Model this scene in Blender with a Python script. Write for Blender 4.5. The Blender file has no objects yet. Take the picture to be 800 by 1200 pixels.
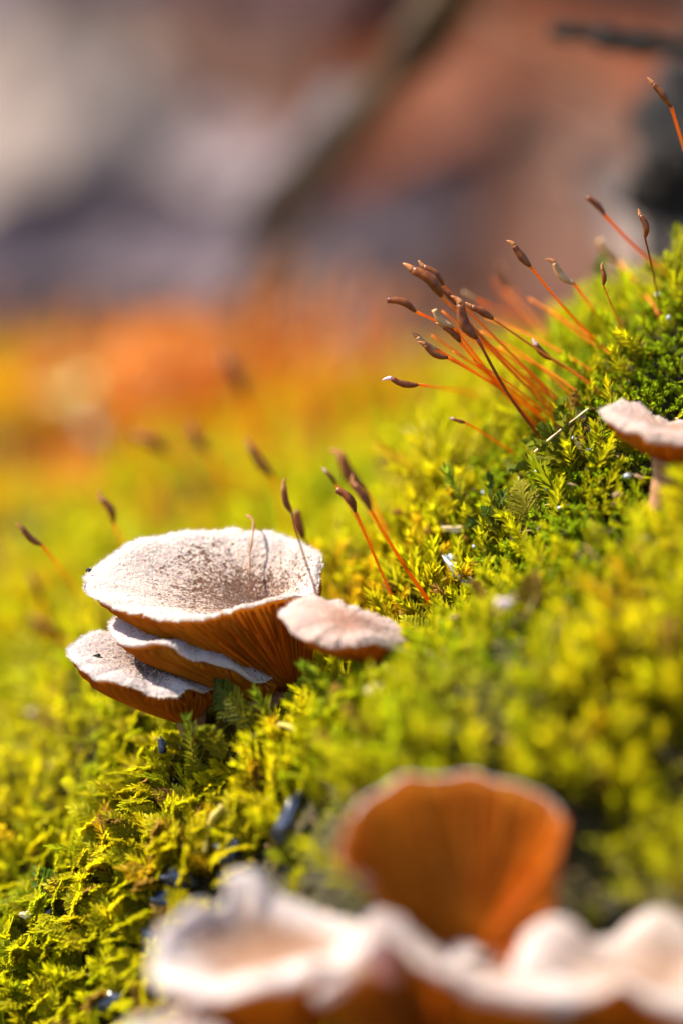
import bpy, math, random
import numpy as np
from mathutils import Vector, Matrix, noise as mnoise
from mathutils.kdtree import KDTree

R = math.radians
rng = np.random.default_rng(7)
random.seed(7)
scene = bpy.context.scene
col = scene.collection
scene.unit_settings.system = 'METRIC'
scene.unit_settings.scale_length = 0.01          # one unit is one centimetre

# ------------------------------------------------------------------ camera
PITCH = R(12.0)
DIST = 24.0
FWD = Vector((0, math.cos(PITCH), -math.sin(PITCH)))
UP = Vector((0, math.sin(PITCH), math.cos(PITCH)))
RIGHT = Vector((1, 0, 0))
CAM = -DIST * FWD
cam_d = bpy.data.cameras.new('camera')
cam = bpy.data.objects.new('camera', cam_d)
col.objects.link(cam)
cam.location = CAM
cam.rotation_euler = (R(90) - PITCH, 0, 0)
cam_d.sensor_fit = 'HORIZONTAL'
cam_d.sensor_width = 240
cam_d.lens = 1152
cam_d.clip_start = 0.5
cam_d.clip_end = 6000
cam_d.dof.use_dof = True
cam_d.dof.focus_distance = DIST
cam_d.dof.aperture_fstop = 1.152 / (2 * 0.80)
cam_d.dof.aperture_blades = 9
scene.camera = cam

# ------------------------------------------------------------------ light
SUN_EL, SUN_AZ = 52.0, -82.0      # azimuth from +Y towards +X
w = bpy.data.worlds.new('World')
scene.world = w
w.use_nodes = True
nt = w.node_tree
sky = nt.nodes.new('ShaderNodeTexSky')
sky.sky_type = 'NISHITA'
sky.sun_disc = False
sky.sun_elevation = R(SUN_EL)
sky.sun_rotation = R(SUN_AZ)
bg = nt.nodes['Background']
bg.inputs['Strength'].default_value = 0.10
nt.links.new(sky.outputs[0], bg.inputs[0])
sun_d = bpy.data.lights.new('sun', 'SUN')
sun_d.energy = 5.0
sun_d.angle = R(0.6)
sun_d.color = (1.0, 0.90, 0.76)
sun = bpy.data.objects.new('sun', sun_d)
col.objects.link(sun)
sd = Vector((math.sin(R(SUN_AZ)) * math.cos(R(SUN_EL)), math.cos(R(SUN_AZ)) * math.cos(R(SUN_EL)), math.sin(R(SUN_EL))))
sun.rotation_euler = (-sd).to_track_quat('-Z', 'Y').to_euler()
sun.location = sd * 60
vs = scene.view_settings
vs.view_transform = 'Standard'
vs.look = 'None'
vs.gamma = 1
vs.exposure = 1.65
scene.cycles.max_bounces = 10
scene.cycles.transmission_bounces = 6
scene.cycles.diffuse_bounces = 4
scene.cycles.caustics_reflective = False
scene.cycles.caustics_refractive = False
scene.cycles.sample_clamp_indirect = 6

# ------------------------------------------------------------------ helpers
def P(px, py, d=0.0):
    f = DIST + d
    k = f / DIST / 160.0
    return CAM + FWD * f + RIGHT * ((px - 400) * k) + UP * ((600 - py) * k)

def tag(o, label=None, cat=None, group=None, kind=None):
    if label: o['label'] = label
    if cat: o['category'] = cat
    if group: o['group'] = group
    if kind: o['kind'] = kind
    return o

def link(o, parent=None):
    col.objects.link(o)
    if parent is not None:
        o.parent = parent
        o.matrix_parent_inverse = Matrix.Translation(parent.location).inverted()
    return o

def empty(name, loc):
    o = bpy.data.objects.new(name, None)
    o.location = loc
    o.empty_display_size = 0.1
    col.objects.link(o)
    return o

def mesh_obj(name, verts, faces, mat, parent=None, smooth=True, mats=None, midx=None):
    me = bpy.data.meshes.new(name)
    me.from_pydata([tuple(v) for v in verts], [], faces)
    if mats:
        for m in mats: me.materials.append(m)
        if midx is not None: me.polygons.foreach_set('material_index', midx)
    else:
        me.materials.append(mat)
    if smooth:
        me.polygons.foreach_set('use_smooth', [True] * len(me.polygons))
    me.update()
    return link(bpy.data.objects.new(name, me), parent)

def catmull(pts, n, closed=False):
    pts = [Vector(p) for p in pts]
    m = len(pts)
    out = []
    segs = m if closed else m - 1
    for i in range(n):
        t = i / (n if closed else n - 1) * segs
        k = min(int(t), segs - 1)
        u = t - k
        if closed:
            a, b, c, d = (pts[(k + j - 1) % m] for j in range(4))
        else:
            a, b, c, d = (pts[max(0, min(m - 1, k + j - 1))] for j in range(4))
        out.append(0.5 * ((2 * b) + (c - a) * u + (2 * a - 5 * b + 4 * c - d) * u * u + (3 * b - a - 3 * c + d) * u ** 3))
    return out

def tube_data(pts, rad, seg=8, squash=1.0):
    """round tube along pts; rad is a function of 0..1 or a number"""
    pts = [Vector(p) for p in pts]
    n = len(pts)
    verts, faces = [], []
    ref = Vector((0.31, 0.2, 0.93)).normalized()
    prev = None
    for i, p in enumerate(pts):
        t = (pts[min(i + 1, n - 1)] - pts[max(i - 1, 0)]).normalized()
        if prev is None:
            a = t.cross(ref)
            if a.length < 0.1: a = t.cross(Vector((1, 0, 0)))
        else:
            a = prev - t * prev.dot(t)
        a.normalize()
        prev = a
        b = t.cross(a)
        r = rad(i / (n - 1)) if callable(rad) else rad
        for k in range(seg):
            an = 2 * math.pi * k / seg
            verts.append(p + a * (math.cos(an) * r) + b * (math.sin(an) * r * squash))
    for i in range(n - 1):
        for k in range(seg):
            k2 = (k + 1) % seg
            faces.append((i * seg + k, i * seg + k2, (i + 1) * seg + k2, (i + 1) * seg + k))
    faces.append(tuple(range(seg))[::-1])
    faces.append(tuple((n - 1) * seg + k for k in range(seg)))
    return verts, faces

# ------------------------------------------------------------------ materials
def new_mat(name):
    m = bpy.data.materials.new(name)
    m.use_nodes = True
    n = m.node_tree
    for x in list(n.nodes): n.nodes.remove(x)
    out = n.nodes.new('ShaderNodeOutputMaterial')
    return m, n, out

def nd(n, typ, **kw):
    x = n.nodes.new(typ)
    for k, v in kw.items():
        if k == 'inp':
            for a, b in v.items(): x.inputs[a].default_value = b
        else:
            setattr(x, k, v)
    return x

def ramp(n, fac, stops):
    r = n.nodes.new('ShaderNodeValToRGB')
    el = r.color_ramp.elements
    while len(el) < len(stops): el.new(0.5)
    for e, (p, c) in zip(el, stops):
        e.position = p
        e.color = (c[0], c[1], c[2], 1)
    n.links.new(fac, r.inputs[0])
    return r.outputs[0]

def mixc(n, fac, a, b, mode='MIX'):
    m = n.nodes.new('ShaderNodeMix')
    m.data_type = 'RGBA'
    m.blend_type = mode
    for sock, v in ((m.inputs[0], fac), (m.inputs[6], a), (m.inputs[7], b)):
        if isinstance(v, bpy.types.NodeSocket): n.links.new(v, sock)
        elif isinstance(v, (int, float)): sock.default_value = v
        else: sock.default_value = (v[0], v[1], v[2], 1)
    return m.outputs[2]

def surf(name, colour_fn, rough=0.6, trans=0.0, tcol=None, bump=None, spec=0.3, sss=None):
    m, n, out = new_mat(name)
    p = nd(n, 'ShaderNodeBsdfPrincipled')
    p.inputs['Roughness'].default_value = rough
    p.inputs['Specular IOR Level'].default_value = spec
    c = colour_fn(n)
    if isinstance(c, bpy.types.NodeSocket): n.links.new(c, p.inputs['Base Color'])
    else: p.inputs['Base Color'].default_value = (*c, 1)
    if sss:
        p.inputs['Subsurface Weight'].default_value = sss[0]
        p.inputs['Subsurface Radius'].default_value = sss[1]
        p.inputs['Subsurface Scale'].default_value = sss[2]
    if bump:
        b = nd(n, 'ShaderNodeBump', inp={'Strength': bump[1], 'Distance': bump[2]})
        n.links.new(bump[0](n), b.inputs['Height'])
        n.links.new(b.outputs[0], p.inputs['Normal'])
    last = p.outputs[0]
    if trans:
        t = nd(n, 'ShaderNodeBsdfTranslucent')
        if tcol is not None: t.inputs[0].default_value = (*tcol, 1)
        elif isinstance(c, bpy.types.NodeSocket): n.links.new(c, t.inputs[0])
        else: t.inputs[0].default_value = (*c, 1)
        mx = nd(n, 'ShaderNodeMixShader')
        mx.inputs[0].default_value = trans
        n.links.new(last, mx.inputs[1])
        n.links.new(t.outputs[0], mx.inputs[2])
        last = mx.outputs[0]
    n.links.new(last, out.inputs[0])
    return m

def noise_tex(n, scale, detail=4, rough=0.6, coord='Object', vec=None):
    if vec is None:
        tc = nd(n, 'ShaderNodeTexCoord')
        vec = tc.outputs[coord]
    t = nd(n, 'ShaderNodeTexNoise', inp={'Scale': scale, 'Detail': detail, 'Roughness': rough})
    n.links.new(vec, t.inputs['Vector'])
    return t.outputs[0]

def noisy(a, b, scale, lo=0.35, hi=0.65, detail=4):
    return lambda n: ramp(n, noise_tex(n, scale, detail), [(lo, a), (hi, b)])

def moss_colour(n):
    at = nd(n, 'ShaderNodeAttribute', attribute_name='tint')
    return at.outputs['Color']
M_MOSS = surf('moss_leaf', moss_colour, rough=0.5, trans=0.6, spec=0.15)
M_SOIL = surf('dark_humus', noisy((0.014, 0.011, 0.006), (0.050, 0.042, 0.010), 3.0), rough=0.9, bump=(lambda n: noise_tex(n, 9), 1.0, 0.1))
M_FLOOR = surf('leaf_mould', noisy((0.035, 0.014, 0.009), (0.11, 0.050, 0.034), 0.25, 0.3, 0.7, 6), rough=0.9, bump=(lambda n: noise_tex(n, 1.2, 6), 1.0, 0.8))

def cap_top_mat(name, pale, scale_col, dens, edge_white=True):
    """felty cap skin: pale felt with small brown scales, thicker in the middle.  UV.y runs from centre (0) to rim (1)."""
    m, n, out = new_mat(name)
    uv = nd(n, 'ShaderNodeUVMap')
    sep = nd(n, 'ShaderNodeSeparateXYZ')
    n.links.new(uv.outputs[0], sep.inputs[0])
    tc = nd(n, 'ShaderNodeTexCoord')
    # scales drawn out along the radius
    mp = nd(n, 'ShaderNodeMapping', inp={'Scale': (120, 24, 1)})
    n.links.new(uv.outputs[0], mp.inputs[0])
    n1 = nd(n, 'ShaderNodeTexNoise', inp={'Scale': 1.0, 'Detail': 5, 'Roughness': 0.62, 'Distortion': 0.8})
    n.links.new(mp.outputs[0], n1.inputs['Vector'])
    n2 = nd(n, 'ShaderNodeTexNoise', inp={'Scale': 46.0, 'Detail': 4, 'Roughness': 0.6})
    n.links.new(tc.outputs['Object'], n2.inputs['Vector'])
    n3 = nd(n, 'ShaderNodeTexNoise', inp={'Scale': 2.6, 'Detail': 4, 'Roughness': 0.6})
    n.links.new(tc.outputs['Object'], n3.inputs['Vector'])
    av = nd(n, 'ShaderNodeMath', operation='ADD')
    n.links.new(n1.outputs[0], av.inputs[0]); n.links.new(n2.outputs[0], av.inputs[1])
    # density of scales falls towards the rim
    mr = nd(n, 'ShaderNodeMapRange', inp={'From Min': 0.15, 'From Max': 0.92, 'To Min': dens, 'To Max': -0.10})
    n.links.new(sep.outputs[1], mr.inputs[0])
    ad2 = nd(n, 'ShaderNodeMath', operation='ADD')
    n.links.new(av.outputs[0], ad2.inputs[0]); n.links.new(mr.outputs[0], ad2.inputs[1])
    ad3 = nd(n, 'ShaderNodeMath', operation='MULTIPLY_ADD', inp={1: 0.75, 2: -0.37})
    n.links.new(n3.outputs[0], ad3.inputs[0])
    ad4 = nd(n, 'ShaderNodeMath', operation='ADD')
    n.links.new(ad2.outputs[0], ad4.inputs[0]); n.links.new(ad3.outputs[0], ad4.inputs[1])
    mrs = nd(n, 'ShaderNodeMapRange', inp={'From Min': 1.05, 'From Max': 1.24})
    n.links.new(ad4.outputs[0], mrs.inputs[0])
    felt = mixc(n, n3.outputs[0], (pale[0] * 0.86, pale[1] * 0.8, pale[2] * 0.78), pale)
    zone = nd(n, 'ShaderNodeMapRange', inp={'From Min': 0.25, 'From Max': 0.85, 'To Min': 0.75, 'To Max': 0.0})
    n.links.new(sep.outputs[1], zone.inputs[0])
    felt = mixc(n, zone.outputs[0], felt, (pale[0] * 0.74, pale[1] * 0.56, pale[2] * 0.43))
    c = mixc(n, mrs.outputs[0], felt, scale_col)
    p = nd(n, 'ShaderNodeBsdfPrincipled')
    p.inputs['Roughness'].default_value = 0.8
    p.inputs['Specular IOR Level'].default_value = 0.25
    p.inputs['Sheen Weight'].default_value = 0.25
    p.inputs['Subsurface Weight'].default_value = 0.5
    p.inputs['Subsurface Radius'].default_value = (1.0, 0.42, 0.2)
    p.inputs['Subsurface Scale'].default_value = 0.05
    n.links.new(c, p.inputs['Base Color'])
    b = nd(n, 'ShaderNodeBump', inp={'Strength': 0.9, 'Distance': 0.03})
    n.links.new(av.outputs[0], b.inputs['Height'])
    n.links.new(b.outputs[0], p.inputs['Normal'])
    t = nd(n, 'ShaderNodeBsdfTranslucent')
    n.links.new(c, t.inputs[0])
    mx = nd(n, 'ShaderNodeMixShader'); mx.inputs[0].default_value = 0.30
    n.links.new(p.outputs[0], mx.inputs[1]); n.links.new(t.outputs[0], mx.inputs[2])
    n.links.new(mx.outputs[0], out.inputs[0])
    return m
M_CAP = cap_top_mat('felted_cap_skin', (0.78, 0.69, 0.62), (0.16, 0.06, 0.022), 0.31)
M_CAP_L = cap_top_mat('lilac_cap_skin', (0.66, 0.58, 0.56), (0.13, 0.055, 0.03), 0.27)
M_CAP_H = cap_top_mat('cream_cap_skin_with_tan_hollow', (0.76, 0.69, 0.66), (0.30, 0.13, 0.05), 0.42)
M_CAP_W = cap_top_mat('pale_cap_skin', (0.72, 0.62, 0.57), (0.34, 0.17, 0.09), 0.20)
M_CAP_P = cap_top_mat('pinkish_cap_skin', (0.66, 0.49, 0.42), (0.34, 0.12, 0.05), 0.12)
M_UNDER = surf('gill_flesh', noisy((0.16, 0.048, 0.003), (0.26, 0.085, 0.004), 6), rough=0.7, trans=0.5, tcol=(0.90, 0.30, 0.015), spec=0.2)
M_GILL = surf('gill_blade', noisy((0.30, 0.090, 0.004), (0.54, 0.195, 0.010), 2.2), rough=0.65, trans=0.45, tcol=(0.82, 0.27, 0.004), spec=0.1)
M_STEM = surf('mushroom_stem', noisy((0.24, 0.10, 0.035), (0.42, 0.23, 0.12), 10), rough=0.8, trans=0.15, spec=0.2)
M_FUZZ = surf('cap_fuzz', lambda n: (0.70, 0.64, 0.58), rough=0.8, trans=0.4)
M_CAPSULE = surf('spore_capsule', noisy((0.055, 0.014, 0.004), (0.30, 0.095, 0.018), 18, 0.3, 0.7), rough=0.36, spec=0.4, trans=0.3, tcol=(0.50, 0.14, 0.02))
M_CAPSULE_T = surf('tan_spore_capsule', noisy((0.34, 0.17, 0.06), (0.60, 0.38, 0.17), 14, 0.3, 0.7), rough=0.45, spec=0.5, trans=0.2)
M_LID = surf('capsule_lid', noisy((0.26, 0.08, 0.02), (0.60, 0.26, 0.09), 9), rough=0.45, trans=0.3)
M_LID_P = surf('pinkish_capsule_lid', lambda n: (0.75, 0.52, 0.55), rough=0.5, trans=0.3)
M_SETA = surf('orange_stalk', noisy((0.66, 0.17, 0.008), (0.80, 0.28, 0.012), 4), rough=0.4, spec=0.25, trans=0.45, tcol=(0.95, 0.34, 0.01))
M_SETA_D = surf('dark_red_stalk', noisy((0.16, 0.025, 0.010), (0.34, 0.07, 0.02), 4), rough=0.3, spec=0.5, trans=0.2)
M_SETA_Y = surf('amber_stalk', noisy((0.62, 0.24, 0.02), (0.75, 0.34, 0.04), 4), rough=0.35, spec=0.5, trans=0.4)

M_SETA_F = surf('rust_orange_stalk', noisy((0.72, 0.20, 0.006), (0.80, 0.30, 0.01), 2), rough=0.5, trans=0.45)
M_CAPS_F = surf('rusty_capsule', noisy((0.35, 0.10, 0.02), (0.60, 0.24, 0.05), 2), rough=0.5, trans=0.3)
def leaf_mat(name, a, b, trans=0.25, rough=0.55):
    return surf(name, noisy(a, b, 0.35, 0.3, 0.7, 6), rough=rough, trans=trans, spec=0.12, bump=(lambda n: noise_tex(n, 2.0, 5), 0.6, 0.2))

# ------------------------------------------------------------------ terrain: a mossy mound as a height field
# (px, py, depth beyond the focus plane) of points on top of the moss
ctrl = [(-60, 1180, .3), (40, 1080, 0), (130, 985, 0), (180, 900, 0), (250, 842, -0.02), (320, 800, 0.0), (400, 755, .25), (470, 700, .2),
        (530, 635, .1), (590, 575, .05), (640, 525, .1), (690, 470, .15), (745, 405, .2), (800, 350, .4), (860, 305, .5),
        (620, 470, 1.0), (700, 385, 1.2), (560, 500, 1.8), (770, 365, 1.2),
        (450, 600, 2.6), (500, 530, 3.2),
        (0, 950, 1.3), (0, 850, 2.4), (0, 760, 3.4), (100, 800, 1.8), (150, 700, 3.0), (300, 640, 3.8), (100, 620, 5), (0, 620, 6),
        (250, 540, 7), (400, 520, 6.5), (100, 505, 9), (0, 455, 12), (250, 465, 11), (420, 455, 10), (350, 428, 15), (100, 426, 15.5), (-100, 428, 15.5), (560, 450, 12), (700, 445, 14),
        (270, 1000, -.9), (200, 1100, -.8), (150, 1190, -.7), (60, 1170, -.15), (380, 880, -1.1), (440, 800, -.75), (520, 760, -.95), (600, 690, -.9), (700, 600, -.65), (800, 560, -.45), (840, 470, -.1),
        (560, 880, -1.6), (700, 800, -1.8), (800, 700, -1.6), (650, 950, -2.0), (800, 930, -2.4), (400, 1000, -1.6), (420, 1100, -1.9), (560, 1110, -2.3), (800, 1090, -2.8), (300, 1190, -1.7), (560, 1190, -2.5), (820, 1200, -3.0)]
cp = [P(*c) for c in ctrl]
cp = [(v.x, v.y, v.z - 0.32) for v in cp]
cp += [(-8, 0, -4.0), (-8, 8, -2.2), (-8, 15, -1.9), (-12, 20, -3.5), (8, 20, -3.0), (0, 21, -3.6), (0, 27, -7), (-10, 27, -7), (10, 27, -7),
       (5, 0, 2.2), (8, 2, 2.8), (5, 4, 1.5), (4.5, 8, 0.2), (5, 12, -1.0), (12, 4, 3.0), (12, 12, 0), (4.5, -3, -.2), (8, -4, 0.4), (12, -6, -1.5),
       (5, -8, -6.0), (0, -8, -8.2), (-5, -8, -8), (-8, -5, -6.5), (0, -14, -10), (8, -14, -8), (-8, -14, -10), (-13, 0, -6), (-13, 10, -5), (14, -14, -6), (-4, -3, -5.4),
       (3.2, 2.4, 1.1), (3.6, 3.6, 0.9)]
cp = np.array(cp)
def tps_fit(pts, lam=0.004):
    n = len(pts)
    d = np.hypot(pts[:, None, 0] - pts[None, :, 0], pts[:, None, 1] - pts[None, :, 1])
    K = d  # biharmonic-like kernel without overshoot
    K = np.sqrt(d * d + 0.05)
    A = np.zeros((n + 3, n + 3))
    A[:n, :n] = K - np.eye(n) * lam
    A[:n, n] = 1; A[:n, n + 1] = pts[:, 0]; A[:n, n + 2] = pts[:, 1]
    A[n:, :n] = A[:n, n:].T
    b = np.zeros(n + 3); b[:n] = pts[:, 2]
    return np.linalg.solve(A, b)
cw = tps_fit(cp)
def H0(x, y):
    x = np.asarray(x, float); y = np.asarray(y, float)
    out = cw[-3] + cw[-2] * x + cw[-1] * y
    for i in range(len(cp)):
        out = out + cw[i] * np.sqrt((x - cp[i, 0]) ** 2 + (y - cp[i, 1]) ** 2 + 0.05)
    return out
_ph = rng.uniform(0, 6.28, (40, 2)); _an = rng.uniform(0, 6.28, 40); _fr = np.concatenate([rng.uniform(1.5, 3.0, 14), rng.uniform(3.5, 8, 26)])
def bumps(x, y):
    o = 0
    for i in range(40):
        kx, ky = math.cos(_an[i]) * _fr[i], math.sin(_an[i]) * _fr[i]
        o = o + (0.13 / _fr[i]) * np.sin(kx * x + _ph[i, 0]) * np.cos(ky * 1.3 * y - kx * .5 * x + _ph[i, 1])
    return o
hollows = []
def H(x, y):
    x = np.asarray(x, float); y = np.asarray(y, float)
    z = H0(x, y) + bumps(x, y)
    for (hx, hy, hr, hd) in hollows: z = z - hd * np.exp(-((x - hx) ** 2 + (y - hy) ** 2) / hr ** 2)
    return z

def ray_ground(px, py, lift=0.0):
    """point where the sight line through a photo position meets the mound"""
    a = P(px, py, 0); dr = (a - CAM).normalized()
    t = 14.0
    ts = np.arange(14.0, 60.0, 0.04)
    X = CAM.x + dr.x * ts; Y = CAM.y + dr.y * ts; Z = CAM.z + dr.z * ts
    h = H(X, Y) + lift
    k = np.argmax(Z < h)
    if not (Z < h).any(): k = len(ts) // 4
    return Vector((X[k], Y[k], Z[k]))

for (a_, b_, r1, d1) in [(345, 975, .36, .30), (390, 1015, .34, .30), (262, 1005, .17, .15), (205, 1045, .16, .15), (150, 1165, .16, .15), (300, 1000, .2, .18), (690, 1010, .3, .2)]:
    v_ = ray_ground(a_, b_, .3)
    hollows_new = (v_.x, v_.y, r1, d1)
    hollows.append(hollows_new)

def depth_of(v):
    return (v - CAM).dot(FWD) - DIST

def grid_obj(name, xs, ys, zf, mat):
    X, Y = np.meshgrid(xs, ys)
    Z = zf(X, Y)
    V = np.stack([X.ravel(), Y.ravel(), Z.ravel()], 1)
    nx, ny = len(xs), len(ys)
    i = np.arange(nx - 1)[None, :] + np.arange(ny - 1)[:, None] * nx
    F = np.stack([i, i + 1, i + 1 + nx, i + nx], -1).reshape(-1, 4)
    return np_mesh(name, V, F, mat)

def np_mesh(name, V, F, mat, colour=None, smooth=True, parent=None):
    me = bpy.data.meshes.new(name)
    k = F.shape[1]
    me.vertices.add(len(V)); me.vertices.foreach_set('co', V.astype(np.float32).ravel())
    me.loops.add(F.size); me.loops.foreach_set('vertex_index', F.astype(np.int32).ravel())
    me.polygons.add(len(F)); me.polygons.foreach_set('loop_start', np.arange(0, F.size, k, dtype=np.int32))
    me.polygons.foreach_set('loop_total', np.full(len(F), k, np.int32)) if False else None
    if smooth: me.polygons.foreach_set('use_smooth', np.ones(len(F), bool))
    if colour is not None:
        at = me.attributes.new('tint', 'FLOAT_COLOR', 'POINT')
        c4 = np.ones((len(V), 4), np.float32); c4[:, :3] = colour
        at.data.foreach_set('color', c4.ravel())
    me.materials.append(mat)
    me.update(calc_edges=True)
    return link(bpy.data.objects.new(name, me), parent)

mound = grid_obj('mossy_ground', np.arange(-13, 13.01, 0.11), np.arange(-14, 27.01, 0.13), H, M_SOIL)
tag(mound, kind='structure')

def floor_z(x, y):
    z = np.where(y < 10, -9.0, 0)
    t = np.clip((y - 10) / 45, 0, 1)
    z = -9 + 22 * t ** 0.8
    z = z + np.clip((y - 55) / 400, 0, 1) * 25
    z = z + 0.5 * np.sin(x * 0.31 + 1.3) * np.cos(y * 0.27) + 0.25 * np.sin(x * .9 + y * .7) + 3 * np.sin(x * 0.011) * np.sin(y * .013)
    return np.where(y < 10, z - 0.0, z)
fx = np.concatenate([-np.geomspace(40, 3000, 30)[::-1], np.arange(-39, 40, 1.0), np.geomspace(40, 3000, 30)])
fy = np.concatenate([-np.geomspace(31, 3000, 24)[::-1], np.arange(-30, 70, 1.0), np.geomspace(70, 4000, 34)])
tag(grid_obj('forest_floor', fx, fy, floor_z, M_FLOOR), kind='structure')

# ------------------------------------------------------------------ mushrooms
cap_points = []
def vn(v, s=1.0, off=0.0):
    return mnoise.noise(Vector((v.x * s + off, v.y * s + off * .7, v.z * s - off)))

def make_cap(name, label, rim, centre, base, hint, cat='mushroom', top_mat=None, ngill=70, thick=0.035, frill=0.03, k_top=1.5, k_und=1.0,
             curl=0.05, gill_depth=0.07, stem_r=0.12, fuzz=1200, seed=0, stem_to=None, notches=(), group=None, scal=0.012, lump=0.02, pale_up=None):
    N, T = 240, 36
    rimv = catmull([P(*r) for r in rim], N, closed=True)
    C, S = P(*centre), P(*base)
    A = Vector((0, 0, 0)); G = sum(rimv, Vector()) / N
    for i in range(N):
        A += (rimv[i] - G).cross(rimv[(i + 1) % N] - G)
    A.normalize()
    if A.dot(Vector(hint)) < 0: A = -A
    rr = []
    for i, v in enumerate(rimv):
        rad = (v - G); rad -= A * rad.dot(A); rn = rad.normalized()
        a = 2 * math.pi * i / N
        f = frill * (vn(rn, 2.2, seed) + 0.6 * vn(rn, 5, seed + 3))
        e = scal * vn(rn, 14, seed + 9)
        v = v + A * f + rn * (e + frill * 0.6 * vn(rn, 3.1, seed + 5))
        for (na, nw, ndp) in notches:
            dd = abs((i / N - na + .5) % 1 - .5)
            v = v - rn * ndp * math.exp(-(dd / nw) ** 2)
        rr.append((v, rn))
    root = empty(name, S)
    tag(root, label, cat, group)
    def dec(v, O):
        w_ = v - O; a = w_.dot(A); return a, w_ - A * a
    tops, unders = [], []
    for v, rn in rr:
        a, r = dec(v, C)
        colp = []
        for j in range(T + 1):
            t = j / T
            e = max(0, (t - .86) / .14)
            p = C + r * t + A * (a * t ** k_top) - A * curl * e * e
            p += A * lump * vn(p, 3.0, seed) * (1 - t * .5) + A * 0.006 * vn(p, 26, seed)
            colp.append(p)
        tops.append(colp)
    def und(i, q):
        v, rn = rr[i % N]
        v0 = v - A * (curl + thick) - rn * thick * 0.5
        a, r = dec(v0, S)
        return S + r * q + A * (a * q ** k_und)
    qmin = 0.10
    U = 14
    # cap: top skin, rounded edge, flesh underneath
    verts, faces, mi, uvs = [], [], [], []
    for i in range(N):
        for j in range(T + 1): verts.append(tops[i][j]); uvs.append((i / N, j / T))
    cen = 0
    def idt(i, j): return (i % N) * (T + 1) + j
    for i in range(N):
        for j in range(T):
            faces.append((idt(i, j), idt(i, j + 1), idt(i + 1, j + 1), idt(i + 1, j))); mi.append(0)
    b0 = len(verts)
    E = 4
    for i in range(N):
        p1 = tops[i][T]; p2 = und(i, 1.0); rn = rr[i][1]
        for j in range(1, E + 1):
            t = j / E
            bul = math.sin(t * math.pi) * thick * 0.45
            verts.append(p1.lerp(p2, t) + rn * bul)
            uvs.append((i / N, 1.0))
    def ide(i, j): return idt(i, T) if j == 0 else b0 + (i % N) * E + j - 1
    for i in range(N):
        for j in range(E):
            faces.append((ide(i, j), ide(i, j + 1), ide(i + 1, j + 1), ide(i + 1, j))); mi.append(0 if pale_up is None or rr[i][1].dot(UP) > pale_up else 1)
    u0 = len(verts)
    for i in range(N):
        for j in range(1, U + 1):
            q = 1 - (1 - qmin) * j / U
            verts.append(und(i, q)); uvs.append((i / N, q))
    def idu(i, j): return ide(i, E) if j == 0 else u0 + (i % N) * U + j - 1
    for i in range(N):
        for j in range(U):
            faces.append((idu(i, j), idu(i, j + 1), idu(i + 1, j + 1), idu(i + 1, j))); mi.append(1)
    o = mesh_obj('cap', verts, faces, None, root, True, [top_mat or M_CAP, M_UNDER], mi)
    uvl = o.data.uv_layers.new(name='UVMap')
    li = np.zeros(len(o.data.loops), np.int32); o.data.loops.foreach_get('vertex_index', li)
    uva = np.array(uvs, np.float32)[li]
    # close the seam
    lf = np.array([len(f) for f in faces]); fi = np.repeat(np.arange(len(faces)), lf)
    mx_ = np.zeros(len(faces)); np.maximum.at(mx_, fi, uva[:, 0])
    wrap = (mx_[fi] > 0.9) & (uva[:, 0] < 0.1); uva[wrap, 0] += 1.0
    uvl.data.foreach_set('uv', uva.ravel())
    cap_points.extend(verts[::3])
    # gills
    for g in range(ngill):
        fi_ = g / ngill * N
        i = int(fi_)
        short = (g % 2 == 1)
        q1, q0 = 0.97, (0.5 + 0.12 * (g % 3)) if short else qmin
        gv, gf = [], []
        n = 9
        jit = random.uniform(-.45, .45); gvar = random.uniform(.7, 1.1)
        for s in range(n):
            q = q1 + (q0 - q1) * s / (n - 1)
            fr = s / (n - 1)
            p = und(i, q); pn = und(i + 1, q); tang = (pn - p)
            p = p + tang * (jit + .35 * math.sin(q * 9 + g))
            if tang.length > 1e-6: tang.normalize()
            down = (und(i, max(q - .05, 0.01)) - und(i, min(q + .05, 1))).normalized().cross(tang)
            if down.dot(p - tops[i % N][int(q * T)]) < 0: down = -down
            prof = min(1, fr * 7) * (1 - 0.45 * fr) * ((1 - fr) ** 0.35 if short else 1) * (0.8 if short else 1)
            wd = 0.0075 * (0.4 + q)
            gv += [p - tang * wd, p + tang * wd, p + tang * wd * .3 + down * gill_depth * prof * gvar, p - tang * wd * .3 + down * gill_depth * prof * gvar]
        for s in range(n - 1):
            a_ = s * 4; b_ = a_ + 4
            gf += [(a_, b_, b_ + 3, a_ + 3), (a_ + 3, b_ + 3, b_ + 2, a_ + 2), (a_ + 2, b_ + 2, b_ + 1, a_ + 1)]
        gf.append((0, 3, 2, 1)); e_ = (n - 1) * 4; gf.append((e_, e_ + 1, e_ + 2, e_ + 3))
        mesh_obj('gill', gv, gf, M_GILL, root, True)
    # stem down into the moss
    st = stem_to or (S - A * 0.25 + Vector((0, 0, -0.35)))
    if not isinstance(st, Vector): st = P(*st)
    top_in = S + A * 0.03
    path = catmull([top_in, S.lerp(st, .3) - A * 0.02, st], 10)
    sv, sf = tube_data(path, lambda t: stem_r * (1.25 - .5 * t + .35 * max(0, .2 - t) * 5 * .2), 14)
    sv = [v + Vector((vn(v, 8, 1), vn(v, 8, 5), vn(v, 8, 9))) * stem_r * .15 for v in sv]
    mesh_obj('stem', sv, sf, M_STEM, root)
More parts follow.
